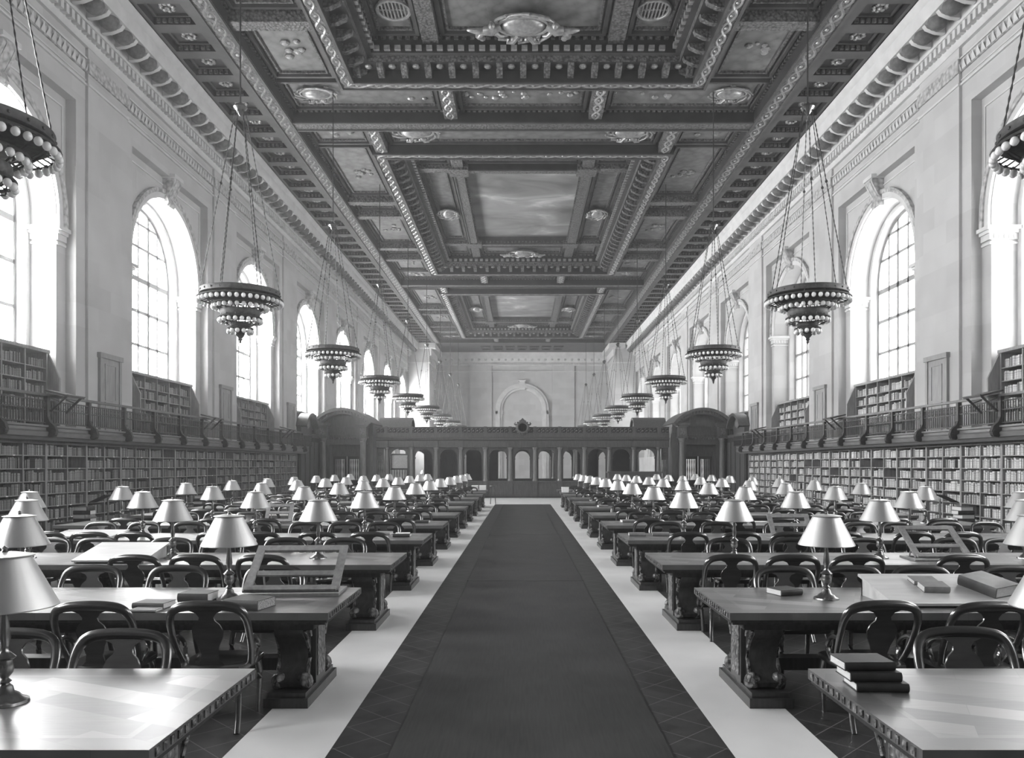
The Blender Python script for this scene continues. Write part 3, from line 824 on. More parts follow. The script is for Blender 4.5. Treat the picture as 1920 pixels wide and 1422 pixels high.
def bookcase(s):
    X = lambda v: s * v; K = M['case']
    c = MB()
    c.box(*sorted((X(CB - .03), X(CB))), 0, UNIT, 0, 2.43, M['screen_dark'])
    for y in (0, UNIT / 2 - .02, UNIT - .04): c.box(*sorted((X(CF), X(CB - .03))), y, y + .04, 0, 2.43, K)
    c.box(*sorted((X(CF - .02), X(CB))), 0, UNIT, 0, .08, K); c.box(*sorted((X(CF - .01), X(CB))), 0, UNIT, 2.37, 2.43, K)
    cm = c.mesh('case')
    sh = MB()
    for y in (.04, UNIT / 2 + .02): sh.box(*sorted((X(CF + .01), X(CB - .03))), y, y + UNIT / 2 - .06, -.022, 0, K)
    sm = sh.mesh('shelf')
    l = MB(); l.box(*sorted((X(CF), X(CF + .012))), 0, .075, -.024, 0, M['label']); lme = l.mesh('card_label')
    for i, y in enumerate(UNITS):
        t = thing('bookcase', '%s bookcase from the front along the %s wall under the gallery' % (nth(i), side_name(s)), 'bookcase', (0, y, 0), 0, 'wall bookcases')
        o = bpy.data.objects.new('carcass', cm); C.objects.link(o); o.parent = t
        for z in SH[1:]:
            o = bpy.data.objects.new('shelf', sm); C.objects.link(o); o.parent = t; o.location = (0, 0, z)
        for z in SH[2:]:
            for k in range(2):
                if random.random() < .6:
                    o = bpy.data.objects.new('card_label', lme); C.objects.link(o); o.parent = t; o.location = (0, random.uniform(.08, .7) + k * UNIT / 2, z)
        for b in range(2):
            ya, yb = y + (.04, UNIT / 2 + .02)[b], y + (UNIT / 2 - .02, UNIT - .04)[b]
            for zi, z in enumerate(SH[1:]):
                words = None
                k = i * 2 + b
                if s > 0 and zi >= 2 and 9 <= k <= 11 and single[0] < 262:
                    words = 'the %s shelf down, %s bay, right wall bookcases' % (nth(6 - zi), {9: 'nearest', 10: 'second', 11: 'third'}[k])
                if random.random() < .05 and words is None: continue
                fill(s, CF + .03, ya, yb, z + .001, .29, words, .05 if s > 0 else .03)
for s in (-1, 1): bookcase(s)
# bookcases standing in the window recesses of the gallery
def alcove(s, yc, i):
    X = lambda v: s * v; K = M['case']
    t = thing('gallery_bookcase', 'bookcase filling the foot of the %s arched window, %s side' % (nth(i), side_name(s)), 'bookcase', (0, yc, 0), 0, 'bookcases on the gallery')
    c = MB(); a, b = 12.26, 13.0
    c.box(*sorted((X(b - .03), X(b))), -2.2, 2.2, DECK, SILL - .03, M['screen_dark'])
    for k in range(6): c.box(*sorted((X(a), X(b - .03))), -2.2 + k * .872, -2.16 + k * .872, DECK, SILL - .03, K)
    c.obj('carcass', t)
    p = MB(); p.box(*sorted((X(a - .05), X(b + .2))), -2.24, 2.24, SILL - .05, SILL + .03, K); p.obj('top_board', t)
    for e_ in (-1, 1):
        q = MB(); q.prism([(X(11.95), DECK), (X(11.95), 4.1), (X(a), SILL - .03), (X(a), DECK)], 'y', e_ * 2.24 - .03, e_ * 2.24 + .03, K); q.obj('sloped_cheek', t)
    for z in (2.68, 3.0, 3.34, 3.68, 4.02, 4.36):
        q = MB(); q.box(*sorted((X(a + .01), X(b - .03))), -2.16, 2.16, z - .025, z, K); q.obj('shelf', t)
        for k in range(5): fill(s, a + .04, yc - 2.15 + k * .872, yc - 1.33 + k * .872, z + .001, .31, None, .04)
for s in (-1, 1):
    for i, yc in enumerate(WIN_Y[2:6]): alcove(s, yc, i)
me = bpy.data.meshes.new('shelved_books'); me.from_pydata(BM.v, [], BM.f); me.materials.append(M['books_mass']); me.materials.append(M['books_shaded'])
me.polygons.foreach_set('material_index', [1 if BM.v[f[0]][0] < 0 else 0 for f in BM.f])  # left wall takes the shaded copy, right wall the lit one
me.uv_layers.new().data.foreach_set('uv', BM.uv); me.update()
o = bpy.data.objects.new('shelved_books', me); C.objects.link(o)
tag(o, 'rows of bound books filling the wall bookcases and gallery shelves', 'books', None, 'stuff')

# ------------------------------------------------------------------ chandeliers
def ringpts(r, z, n=40): return [(r * cos(2 * pi * k / n), r * sin(2 * pi * k / n), z) for k in range(n)]
TIERS = [(.905, 5.56, 40), (.59, 5.44, 26), (.45, 5.14, 20), (.256, 4.9, 12)]
HZ = 5.82
def chandelier_parts(t):
    B = M['bronze']
    b = MB(); b.lathe([(.85, -.125), (.875, -.115), (.862, -.05), (.875, -.005), (.85, .005), (.83, 0), (.83, -.11), (.85, -.125)], 48, B)
    for k in range(24):
        a = 2 * pi * k / 24; b.sphere((.866 * cos(a), .866 * sin(a), -.06), .022, B, 6, 4)
    b.obj('rim_band', t, 40)
    for r, z, n in TIERS:
        w = MB(); w.tube(ringpts(r + .02, z + .06 - HZ), .016, 5, B, True); w.tube(ringpts(r * .86, z + .1 - HZ), .012, 5, B, True)
        for k in range(n):
            a = 2 * pi * k / n
            w.tube([(r * .86 * cos(a), r * .86 * sin(a), z + .1 - HZ), (r * cos(a), r * sin(a), z + .055 - HZ)], .01, 4, B, caps=False)
            w.lathe([(.022, .0), (.03, .02), (.012, .05)], 6, B, (r * cos(a), r * sin(a), z + .028 - HZ))
        w.obj('lamp_ring', t, 40)
    d = MB()
    d.lathe([(.43, 5.38 - HZ), (.44, 5.31 - HZ), (.41, 5.24 - HZ), (.3, 5.21 - HZ), (.28, 5.25 - HZ), (.39, 5.31 - HZ), (.4, 5.38 - HZ)], 32, B)
    d.lathe([(.24, 5.08 - HZ), (.22, 5.02 - HZ), (.13, 4.97 - HZ), (.11, 4.9 - HZ), (.09, 4.86 - HZ)], 24, B)
    for k in range(12):
        a = 2 * pi * k / 12; ca, sa = cos(a), sin(a)
        d.tube([(.84 * ca, .84 * sa, -.1), (.66 * ca, .66 * sa, -.26), (.43 * ca, .43 * sa, -.44)], .014, 4, B, caps=False)
        d.tube([(.42 * ca, .42 * sa, 5.27 - HZ), (.4 * ca, .4 * sa, 5.1 - HZ), (.27 * ca, .27 * sa, 5.06 - HZ)], .012, 4, B, caps=False)
    d.obj('basket', t, 40)
    f = MB(); f.lathe([(.02, 4.9 - HZ), (.07, 4.87 - HZ), (.1, 4.82 - HZ), (.06, 4.77 - HZ), (.035, 4.74 - HZ), (.05, 4.72 - HZ), (.02, 4.68 - HZ), (.035, 4.66 - HZ), (.012, 4.63 - HZ), (0, 4.6 - HZ)], 14, B)
    f.obj('finial', t, 40)
    ch = []
    for k in range(6):
        a = 2 * pi * k / 6 + .26
        p0 = Vector((.1 * cos(a), .1 * sin(a), 9.95 - HZ)); p1 = Vector((.85 * cos(a), .85 * sin(a), 0))
        m_ = MB(); N = 70
        m_.tube([p0.lerp(p1, q / N) for q in range(N + 1)], [.016 if q % 2 else .007 for q in range(N + 1)], 4, M['iron'])
        m_.sphere(tuple(p0.lerp(p1, .42)), .035, M['iron'], 6, 5)
        m_.obj('chain', t)
    h = MB(); h.lathe([(.02, 10.1 - HZ), (.1, 10.05 - HZ), (.16, 9.98 - HZ), (.1, 9.9 - HZ), (.04, 9.82 - HZ), (0, 9.78 - HZ)], 14, M['brass']); h.obj('hub', t, 40)
    r = MB(); r.tube([(0, 0, 10.08 - HZ), (0, 0, 14.5 - HZ)], .018, 6, M['iron']); r.obj('rod', t)
CHX = 6.44
CH_Y = [9.05 + BAY * k for k in range(9)]
gb = MB(); gb.sphere((0, 0, 0), .05, M['glass_bulb'], 10, 7, (1, 1, 1.08)); gbm = gb.mesh('globe', 80)
def globes(t):
    for r, z, n in TIERS:
        for k in range(n):
            a = 2 * pi * k / n
            o = bpy.data.objects.new('globe_bulb', gbm); C.objects.link(o); o.parent = t; o.location = (r * cos(a), r * sin(a), z - .01 - HZ)
cl = lambda s, k: '%s bronze chandelier of glass globes in the row over the %s tables' % (nth(k), side_name(s))
near = thing('chandelier', cl(-1, 0), 'chandelier', (-CHX, CH_Y[0], HZ), 0, 'hanging globe chandeliers')
chandelier_parts(near)
far = thing('chandelier', cl(-1, 3), 'chandelier', (-CHX, CH_Y[3], HZ), 0, 'hanging globe chandeliers')
for c_ in list(near.children):
    d = c_.copy(); C.objects.link(d); d.parent = far
mm = MB()
for r, z, n in TIERS:
    for k in range(n):
        a = 2 * pi * k / n; mm.sphere((r * cos(a), r * sin(a), z - .01 - HZ), .05, M['glass_bulb'], 8, 6, (1, 1, 1.08))
mo = mm.obj('globe_bulb', far, 80); mo['kind'] = 'stuff'
globes(near)
for s in (-1, 1):
    for k in range(9):
        if (s, k) in ((-1, 0), (-1, 3)): continue
        dup(near if k < 3 else far, (s * CHX, CH_Y[k], HZ), .1 * k, cl(s, k))

# ------------------------------------------------------------------ the delivery screen across the hall
COLX = [.702 + 1.404 * k for k in range(6)]
COLX = [-x for x in COLX[::-1]] + COLX
def arcade(y, label, main=True):
    t = thing('arcade_screen', label, 'screen', (0, y, 0), 0, 'arched oak screens')
    K, D = M['screen'], M['screen_dark']
    c = MB(); c.box(-8.3, 8.3, .02, .55, 0, .88, K); c.box(-8.3, 8.3, -.05, .7, .88, .95, K); c.box(-8.3, 8.3, -.02, .6, 0, .1, D)
    for x in COLX: c.box(x - .13, x + .13, -.06, .03, .1, .88, K)
    for a, b in zip(COLX, COLX[1:]):
        c.box(a + .2, b - .2, 0, .03, .74, .78, K); c.box(a + .2, b - .2, 0, .03, .18, .22, K)
    c.obj('counter', t)
    m_ = MB(); m_.lathe([(.15, .95), (.15, 1.0), (.125, 1.05), (.12, 1.1), (.12, 1.6), (.1, 2.68), (.12, 2.7), (.1, 2.73), (.14, 2.8), (.16, 2.86)], 16, M['column'])
    cm = m_.mesh('column', 40)
    for x in COLX:
        o = bpy.data.objects.new('column', cm); C.objects.link(o); o.parent = t; o.location = (x, .14, 0)
    w = 1.404; h = w / 2; ra = .5
    pm = MB()
    n = 16; A = [(ra * cos(pi - pi * i / n), 2.28 + ra * sin(pi - pi * i / n)) for i in range(n + 1)]
    for yy in (.2, .3):
        for p, q in zip(A, A[1:]): pm.quad((p[0], yy, p[1]), (q[0], yy, q[1]), (q[0], yy, 2.88), (p[0], yy, 2.88), K)
        for e_ in (-1, 1): pm.quad((e_ * ra, yy, .95), (e_ * h, yy, .95), (e_ * h, yy, 2.88), (e_ * ra, yy, 2.88), K)
    for (p, q) in zip([(-ra, .95)] + A, A + [(ra, .95)]):
        pm.quad((p[0], .2, p[1]), (q[0], .2, q[1]), (q[0], .3, q[1]), (p[0], .3, p[1]), K)
    for p, q in zip(A, A[1:]):
        pm.quad((p[0], .17, p[1]), (q[0], .17, q[1]), (q[0] * 1.12, .17, 2.28 + (q[1] - 2.28) * 1.1), (p[0] * 1.12, .17, 2.28 + (p[1] - 2.28) * 1.1), K)
    for e_ in (-1, 1):
        pm.box(*sorted((e_ * (ra - .03), e_ * (ra + .06))), .16, .34, 2.22, 2.3, K)
        pm.sphere((e_ * .6, .18, 2.74), .06, K, 7, 5, (1, .4, 1))
    pme = pm.mesh('arch_panel')
    for a, b in zip(COLX, COLX[1:]):
        o = bpy.data.objects.new('arch_panel', pme); C.objects.link(o); o.parent = t; o.location = ((a + b) / 2, 0, 0)
    f = MB(); f.box(-8.3, 8.3, .02, .4, 2.86, 3.24, K)
    f.prism([(.02, 3.24), (-.1, 3.3), (-.14, 3.38), (-.02, 3.42), (-.02, 3.62), (.4, 3.62), (.4, 3.24)], 'x', -8.3, 8.3, K)
    for x in COLX: f.box(x - .12, x + .12, -.04, .05, 2.88, 3.24, K)
    for a, b in zip(COLX, COLX[1:]): f.box(a + .16, b - .16, .0, .03, 3.18, 3.21, K); f.box(a + .16, b - .16, .0, .03, 2.92, 2.95, K)
    f.obj('entablature', t)
    b = MB(); b.box(-8.3, 8.3, .0, .14, 3.62, 3.68, K); b.box(-8.3, 8.3, .0, .14, 3.95, 4.02, K)
    x = -8.3
    b.box(-8.3, 8.3, .09, .12, 3.68, 3.95, D)
    while x < 8.3:
        if abs(x) > .35:
            b.tube([(x, .06, 3.69), (x + .06, .03, 3.78), (x + .0, .03, 3.86), (x + .08, .06, 3.94)], .028, 5, M['column'])
            b.sphere((x + .13, .04, 3.8), .05, M['column'], 6, 5)
        x += .234
    for x in COLX: b.box(x - .09, x + .09, -.02, .12, 3.64, 4.04, K)
    b.obj('parapet', t)
    if main:
        g = MB(); R_ = Matrix.Translation((0, -.05, 3.98)) @ Matrix.Rotation(pi / 2, 4, 'X')
        g.lathe([(.24, .1), (.3, .12), (.36, .08), (.38, 0)], 28, K, tf=R_); g.lathe([(.24, .1), (.2, .07), (.14, .085), (.005, .09)], 28, M['column'], tf=R_)
        for k in range(16):
            a = 2 * pi * k / 16; g.sphere((.38 * cos(a), -.08, 3.98 + .38 * sin(a)), .06, K, 7, 5)
        g.prism([(-.16, 4.36), (0, 4.52), (.16, 4.36), (.1, 4.28), (-.1, 4.28)], 'y', -.1, .05, K)
        for e_ in (-1, 1): g.tube([(e_ * .38, -.05, 4.1), (e_ * .46, -.06, 4.2), (e_ * .4, -.06, 4.27)], .05, 6, K)
        g.obj('medallion', t, 40)
    return t
SY = 44.35
arcade(SY, 'long dark oak counter with columns, arches and round medallion across the hall')
arcade(52.5, 'rear row of oak arches seen through the front arches', False)
# dark casework standing between the two arcades
def block(name, label, cat, x0, x1, y0, y1, h, m='screen_dark'):
    t = thing(name, label, cat, ((x0 + x1) / 2, (y0 + y1) / 2, 0))
    a, b = (x1 - x0) / 2, (y1 - y0) / 2
    c = MB(); c.box(-a, a, -b, b, 0, h - .08, M[m]); c.obj('carcass', t)
    c = MB(); c.box(-a - .06, a + .06, -b - .06, b + .06, h - .08, h, M[m]); c.obj('top', t)
    n = max(1, int((x1 - x0) / .8))
    for k in range(n):
        u, v = -a + k * 2 * a / n, -a + (k + 1) * 2 * a / n
        c = MB(); c.box(u + .06, v - .06, -b - .03, -b, .12, h - .2, M[m])
        c.box(u + .14, v - .14, -b - .045, -b - .03, .22, h - .3, M[m]); c.obj('panel', t)
    return t
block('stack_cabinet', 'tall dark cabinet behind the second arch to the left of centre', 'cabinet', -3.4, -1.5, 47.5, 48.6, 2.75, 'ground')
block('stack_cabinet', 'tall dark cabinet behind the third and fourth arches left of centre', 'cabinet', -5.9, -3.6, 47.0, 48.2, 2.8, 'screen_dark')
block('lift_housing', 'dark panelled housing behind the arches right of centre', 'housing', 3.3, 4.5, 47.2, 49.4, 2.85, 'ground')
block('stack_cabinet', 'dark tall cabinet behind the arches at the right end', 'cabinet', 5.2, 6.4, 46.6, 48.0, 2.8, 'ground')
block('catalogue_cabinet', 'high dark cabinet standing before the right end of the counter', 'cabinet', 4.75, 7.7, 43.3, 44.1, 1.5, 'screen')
# grilles and notice in the end bays
for s in (-1, 1):
    t = thing('end_bay', 'oak bay with turned bars between the %s doorway and the arches' % side_name(s), 'screen bay', (s * 8.08, SY + .1, 0))
    c = MB(); c.box(-.17, .17, .1, .2, .955, 1.0, M['screen']); c.box(-.17, .17, .1, .2, 2.15, 2.85, M['screen']); c.box(-.2, -.16, .08, .2, .955, 2.85, M['screen']); c.box(.16, .2, .08, .2, .955, 2.85, M['screen'])
    c.tube([(.12 * cos(k * pi / 8), .09, 2.5 + .12 * sin(k * pi / 8)) for k in range(16)], .025, 5, M['screen'], True); c.obj('frame', t)
    c = MB()
    for k in range(3):
        c.lathe([(.02, 1.0), (.035, 1.1), (.02, 1.3), (.04, 1.55), (.02, 1.8), (.035, 2.05), (.02, 2.15)], 8, M['screen'], (-.1 + k * .1, .15, 0))
    c.obj('turned_bars', t, 40)
t = thing('notice_board', 'printed notice sheet hung in the arch beside the left doorway', 'notice', (-7.02, SY + .42, 0))
c = MB(); c.box(-.5, .5, 0, .03, 1.62, 2.5, M['screen']); c.obj('frame', t)
c = MB(); c.box(-.44, .44, -.012, 0, 1.68, 2.42, M['notice']); c.obj('sheet', t)
c = MB()
for k in range(7): c.lathe([(.02, .956), (.03, 1.1), (.02, 1.25), (.03, 1.4), (.02, 1.6)], 7, M['screen'], (-.45 + k * .15, .02, 0))
c.box(-.52, .52, 0, .05, 1.58, 1.64, M['screen']); c.obj('turned_bars', t)

# pedimented doorways at the ends of the screen
def pavilion(s):
    sd = side_name(s); K, D = M['screen'], M['screen_dark']
    t = thing('doorway_pavilion', 'oak doorway with big columns and arched pediment at the %s end of the screen' % sd, 'doorway', (s * 10.02, 43.75, 0), 0, 'arched oak doorways')
    b = MB()
    for e_ in (-1, 1):
        b.box(*sorted((e_ * .82, e_ * 1.6)), .35, 3.2, 0, 4.2, K)
    b.box(-.82, .82, .35, 3.2, 3.0, 4.2, K); b.box(-.82, .82, 1.0, 1.1, 2.35, 3.0, K)
    b.box(-1.3, 1.3, .26, .36, 3.02, 3.12, K); b.box(-1.3, 1.3, .28, .36, 3.55, 3.72, K)
    for k in range(11): b.sphere((-.75 + k * .15, .3, 3.35), .07, M['oak_carved'], 6, 5, (1, .5, .8))
    b.obj('wall_panel', t)
    m_ = MB(); m_.lathe([(.24, 0), (.24, .12), (.19, .2), (.17, .26), (.17, 1.2), (.145, 3.1), (.17, 3.14), (.15, 3.18), (.2, 3.28), (.22, 3.36)], 20, M['column'])
    cm = m_.mesh('great_column', 40)
    dm = MB(); dm.box(-.22, .22, -.2, .4, 3.36, 3.98, K); dm.box(-.26, .26, -.24, .4, 3.36, 3.46, K); dm.box(-.36, .36, -.36, .4, 4.08, 4.2, K); dm.box(-.3, .3, -.28, .4, 3.98, 4.08, K)
    dm.box(-.13, .13, -.215, -.2, 3.55, 3.9, M['oak_carved']); dme = dm.mesh('column_block')
    for e_ in (-1, 1):
        for nm, me in (('column', cm), ('column_block', dme)):
            o = bpy.data.objects.new(nm, me); C.objects.link(o); o.parent = t; o.location = (e_ * 1.12, 0, 0)
    z_ = MB(); z_.box(*sorted((s * 1.42, s * 1.77)), -3.6, .3, 0, 3.35, D); z_.box(*sorted((s * 1.36, s * 1.77)), -3.62, .3, 3.35, 3.5, K)
    for q in range(4): z_.box(*sorted((s * 1.39, s * 1.43)), -3.4 + q * .9, -2.7 + q * .9, .4, 3.1, K)
    z_.obj('side_wall', t)
    # segmental pediment and the barrel roof behind it
    W, RISE = 1.66, .84
    r = (W * W + RISE * RISE) / (2 * RISE); a0 = math.asin(W / r)
    def seg(rad, n=20): return [(rad * sin(-a0 + 2 * a0 * i / n), 4.2 + RISE - r + rad * cos(-a0 + 2 * a0 * i / n)) for i in range(n + 1)]
    p = MB(); O, I, J = seg(r), seg(r - .16), seg(r - .34)
    p.prism(O + I[::-1], 'y', -.42, 3.2, K); p.prism(I + J[::-1], 'y', -.28, .5, K)
    n = len(I)
    for k in range(1, n - 1, 1):
        q = I[k]; p.box(q[0] - .04, q[0] + .04, -.36, -.26, q[1] - .1, q[1], K)
    p.obj('pediment', t, 30)
    y = MB(); y.prism(J + [(1.3, 4.0), (-1.3, 4.0)], 'y', .3, .36, K); y.obj('tympanum', t)
    # side pediment that faces the aisle
    q = MB(); w2, r2 = 1.05, .72
    rr = (w2 * w2 + r2 * r2) / (2 * r2); aa = math.asin(w2 / rr)
    def seg2(rad, n=16): return [(5.2 + rad * sin(-aa + 2 * aa * i / n), 4.1 + r2 - rr + rad * cos(-aa + 2 * aa * i / n)) for i in range(n + 1)]
    q.prism(seg2(rr) + seg2(rr - .14)[::-1], 'x', -s * 3.2, -s * 1.2, K)
    q.prism(seg2(rr - .14), 'x', -s * 3.05, -s * 3.0, K)
    q.box(*sorted((-s * 3.1, -s * 1.2)), 4.1, 6.3, 3.5, 4.12, K); q.obj('side_pediment', t, 30)
    u = MB(); w3, r3 = 1.25, .72; r_3 = (w3 * w3 + r3 * r3) / (2 * r3); a3 = math.asin(w3 / r_3)
    def seg3(rad, n=16): return [(-1.75 + rad * sin(-a3 + 2 * a3 * i / n), 3.92 + r3 - r_3 + rad * cos(-a3 + 2 * a3 * i / n)) for i in range(n + 1)]
    u.prism(seg3(r_3) + seg3(r_3 - .16)[::-1], 'x', s * 1.2, s * 1.77, K); u.prism(seg3(r_3 - .16) + [(-.75, 3.5), (-2.75, 3.5)], 'x', s * 1.55, s * 1.77, K)
    u.sphere((s * 1.5, -1.75, 4.1), .28, M['column'], 10, 7, (.5, 1, 1)); u.obj('wall_pediment', t, 30)
    for e_ in (-1, 1):
        d = MB(); x0, x1 = sorted((e_ * .02, e_ * .8))
        for a, bb in ((x0, x0 + .13), (x1 - .13, x1)): d.box(a, bb, 1.0, 1.07, 0, 2.35, D)
        d.box(x0, x1, 1.0, 1.07, 0, 1.0, D); d.box(x0, x1, 1.0, 1.07, 2.2, 2.35, D)
        lf = d.obj('door_leaf', t)
        z = MB()
        for k in range(4): z.lathe([(.018, 1.0), (.035, 1.15), (.018, 1.35), (.04, 1.6), (.018, 1.85), (.035, 2.05), (.018, 2.2)], 8, K, (x0 + .2 + k * .125, 1.03, 0))
        z.obj('turned_bars', lf, 40)
    return t
for s in (-1, 1): pavilion(s)
# ------------------------------------------------------------------ reading tables
TX0, TLEN, TW, TH = 1.505, 7.13, 1.22, .76
ROWY = [4.27 + 2.82 * k - .61 for k in range(12)]
def table_parts(t):
    K = M['oak']; L, W = TLEN / 2, TW / 2
    b = MB(); b.box(-L, L, -W, W, .705, TH, M['top']); b.obj('tabletop', t)
    e = MB(); e.box(-L + .012, L - .012, -W + .012, W - .012, .685, .705, K); e.box(-L + .03, L - .03, -W + .03, W - .03, .665, .685, K)
    for s in (-1, 1):
        for k in range(17):
            y = -W + .05 + k * .068; e.box(*sorted((s * (L - .002), s * (L + .007))), y, y + .034, .715, .75, M['oak_carved'])
    e.obj('edge_moulding', t)
    a = MB()
    for s in (-1, 1): a.box(-L + .15, L - .15, *sorted((s * (W - .15), s * (W - .19))), .6, .668, K); a.box(*sorted((s * (L - .15), s * (L - .19))), -W + .15, W - .15, .6, .668, K)
    a.obj('apron', t)
    prof = [(.30, .11), (.35, .13), (.365, .17), (.31, .21), (.25, .27), (.235, .33), (.26, .42), (.33, .5), (.39, .55), (.41, .6), (.41, .668)]
    pts = prof + [(-y, z) for y, z in prof[::-1]]
    for x in (-L + .36, 0, L - .36):
        p = MB(); p.prism(pts, 'x', x - .11, x + .11, K)
        p.box(x - .15, x + .15, -.15, .15, .11, .665, K)
        for s in (-1, 1):
            p.box(*sorted((x + s * .15, x + s * .158)), -.11, .11, .16, .6, M['oak_carved'])
            for e_ in (-1, 1):
                p.tube([(x + s * .118, e_ * y, z) for y, z in ((.31, .16), (.27, .24), (.22, .33), (.24, .42), (.3, .5), (.36, .57), (.3, .62), (.22, .58), (.2, .5))], .016, 6, M['oak_carved'])
                p.sphere((x + s * .1, e_ * .3, .165), .07, M['oak_carved'], 8, 6)
        pd = p.obj('pedestal', t, 35)
        q = MB(); q.box(x - .17, x + .17, -.47, .47, 0, .075, K); q.box(x - .145, x + .145, -.44, .44, .075, .11, K)
        q.obj('plinth', pd)
    s_ = MB(); s_.box(-L + .5, L - .5, -.07, .07, .19, .29, K); s_.obj('stretcher', t)
def tlabel(s, k): return 'long oak reading table, %s from the front on the %s of the aisle' % (nth(k), side_name(s))
tables = {}
t0 = thing('reading_table', tlabel(-1, 0), 'table', (-(TX0 + TLEN / 2), ROWY[0], 0), 0, 'long reading tables')
table_parts(t0); tables[-1, 0] = t0
for s in (-1, 1):
    for k in range(12):
        if (s, k) != (-1, 0): tables[s, k] = dup(t0, (s * (TX0 + TLEN / 2), ROWY[k], 0), 0 if s < 0 else pi, tlabel(s, k))
for s in (-1, 1): dup(t0, (s * 6.2, 60, 0), 0, 'long table in the far hall glimpsed through the %s arches' % side_name(s))

# ------------------------------------------------------------------ desk lamps
def lamp_parts(t):
    B = M['brass']
    b = MB(); b.lathe([(.103, 0), (.1, .012), (.075, .022), (.06, .04), (.04, .052), (.035, .075), (.02, .09), (.03, .1), (.016, .115), (.035, .14), (.042, .17), (.036, .2), (.048, .212), (.03, .23), (.018, .245),
                       (.02, .27), (.026, .3), (.02, .36), (.012, .44), (.014, .66)], 18, B); b.obj('stem', t, 50)
    s = MB(); s.lathe([(.222, .445), (.224, .45), (.108, .682)], 36, M['shade']); s.lathe([(.216, .446), (.104, .68)], 36, M['shade'])
    s.obj('shade', t, 40)
    c = MB(); c.lathe([(.122, .683), (.124, .688), (.06, .70), (.02, .702), (0, .702)], 28, M['shade']); c.obj('shade_cap', t, 40)
    f = MB(); f.lathe([(.018, .70), (.01, .712), (.015, .722), (0, .732)], 10, B); f.obj('finial', t, 50)
def llabel(s, k, i): return 'white shaded desk lamp, %s from the aisle on the %s table to the %s' % (nth(i), nth(k), side_name(s))
LX = [2.465, 4.195, 5.925, 7.655]
lamp0 = None
NL = [1, 2, 3] + [4] * 9
for k in range(12):
    for s in (-1, 1):
        n = NL[k] if (s, k) != (1, 0) else 1
        for i in range(n):
            loc = (s * LX[i] + (random.uniform(-.02, .02) if k > 2 else 0), ROWY[k] + random.uniform(-.02, .02), TH + .001)
            if lamp0 is None:
                lamp0 = thing('desk_lamp', llabel(s, k, i), 'lamp', loc, 0, 'desk lamps on the reading tables'); lamp_parts(lamp0)
            else: dup(lamp0, loc, random.uniform(0, 6), llabel(s, k, i))
for i, x in enumerate((-7.6, -6.9, -5.4)):
    dup(lamp0, (x, 60.0, TH + .001), 0, 'tiny distant lamp seen through the left arches, %s from the left' % nth(i))

# ------------------------------------------------------------------ chairs
def catmull(P, n):
    P = [Vector(p) for p in P]; out = []
    for i in range(len(P) - 1):
        a, b, c, d = P[max(i - 1, 0)], P[i], P[i + 1], P[min(i + 2, len(P) - 1)]
        for k in range(n):
            t = k / n
            out.append(.5 * ((2 * b) + (c - a) * t + (2 * a - 5 * b + 4 * c - d) * t * t + (3 * b - a - 3 * c + d) * t ** 3))
    out.append(P[-1]); return out
HOOP = [(.238, .07, .44), (.26, .13, .55), (.27, .195, .67), (.266, .242, .78), (.235, .272, .852), (.16, .285, .886), (0, .29, .896)]
HOOP = HOOP + [(-x, y, z) for x, y, z in HOOP[-2::-1]]
SPL = [(.452, .1), (.49, .066), (.54, .056), (.6, .072), (.66, .1), (.71, .108), (.755, .088), (.785, .056), (.81, .05), (.84, .07), (.865, .13)]
def chair_shapes(get, fine):
    K = M['chair']; n = 5 if fine else 3; g = 10 if fine else 6
    q = get('back_rail'); pts = catmull(HOOP, n); m = len(pts)
    rad = [.02 + .01 * sin(pi * i / (m - 1)) ** 2 for i in range(m)]
    q.tube(pts, rad, g, K, flat=(1.15, .8), up=(0, 1, .15))
    q = get('splat'); vs = []
    for z, w in SPL:
        y = .185 + (z - .45) * .235
        vs += [(-w, y, z), (w, y, z), (w, y + .014, z), (-w, y + .014, z)]
    fs = []
    for i in range(len(SPL) - 1):
        a, b = i * 4, i * 4 + 4
        fs += [(a + j, a + (j + 1) % 4, b + (j + 1) % 4, b + j) for j in range(4)]
    q.add(vs, fs, K)
    q = get('seat')
    out = [(-.2, -.26), (0, -.275), (.2, -.26), (.245, -.22), (.25, -.05), (.24, .12), (.2, .21), (.1, .235), (-.1, .235), (-.2, .21), (-.24, .12), (-.25, -.05), (-.245, -.22)]
    q.add([(x * .97, y * .97, .405) for x, y in out] + [(x, y, .42) for x, y in out] + [(x, y, .448) for x, y in out] + [(x * .93, y * .93, .458) for x, y in out] + [(x * .5, y * .5, .444) for x, y in out] + [(0, 0, .44)],
          [(j * 13 + i, j * 13 + (i + 1) % 13, j * 13 + 13 + (i + 1) % 13, j * 13 + 13 + i) for j in range(4) for i in range(13)] + [(52 + i, 52 + (i + 1) % 13, 65) for i in range(13)] + [tuple(range(12, -1, -1))], K)
    for e in (-1, 1):
        q = get('arm_bracket')
        q.tube(catmull([(e * .268, .185, .635), (e * .272, .1, .638), (e * .272, .02, .6), (e * .266, -.02, .55), (e * .258, -.005, .49), (e * .24, .0, .43)], 3 if fine else 2), .016, 7 if fine else 4, K)
        q = get('leg')
        q.tube(catmull([(e * .2, -.205, .41), (e * .212, -.225, .3), (e * .207, -.222, .15), (e * .2, -.215, 0)], 3 if fine else 1), [.027, .026, .025, .024, .022, .021, .02, .019, .018, .018][:10] if fine else .022, 8 if fine else 5, K)
        q = get('leg')
        q.tube(catmull([(e * .185, .17, .41), (e * .19, .185, .28), (e * .2, .225, .12), (e * .21, .285, 0)], 3 if fine else 1), .021, 8 if fine else 5, K)
chair_fine = thing('reading_chair', 'x', 'chair', (0, 0, 0), 0, 'curved-back reading chairs')
parts = []
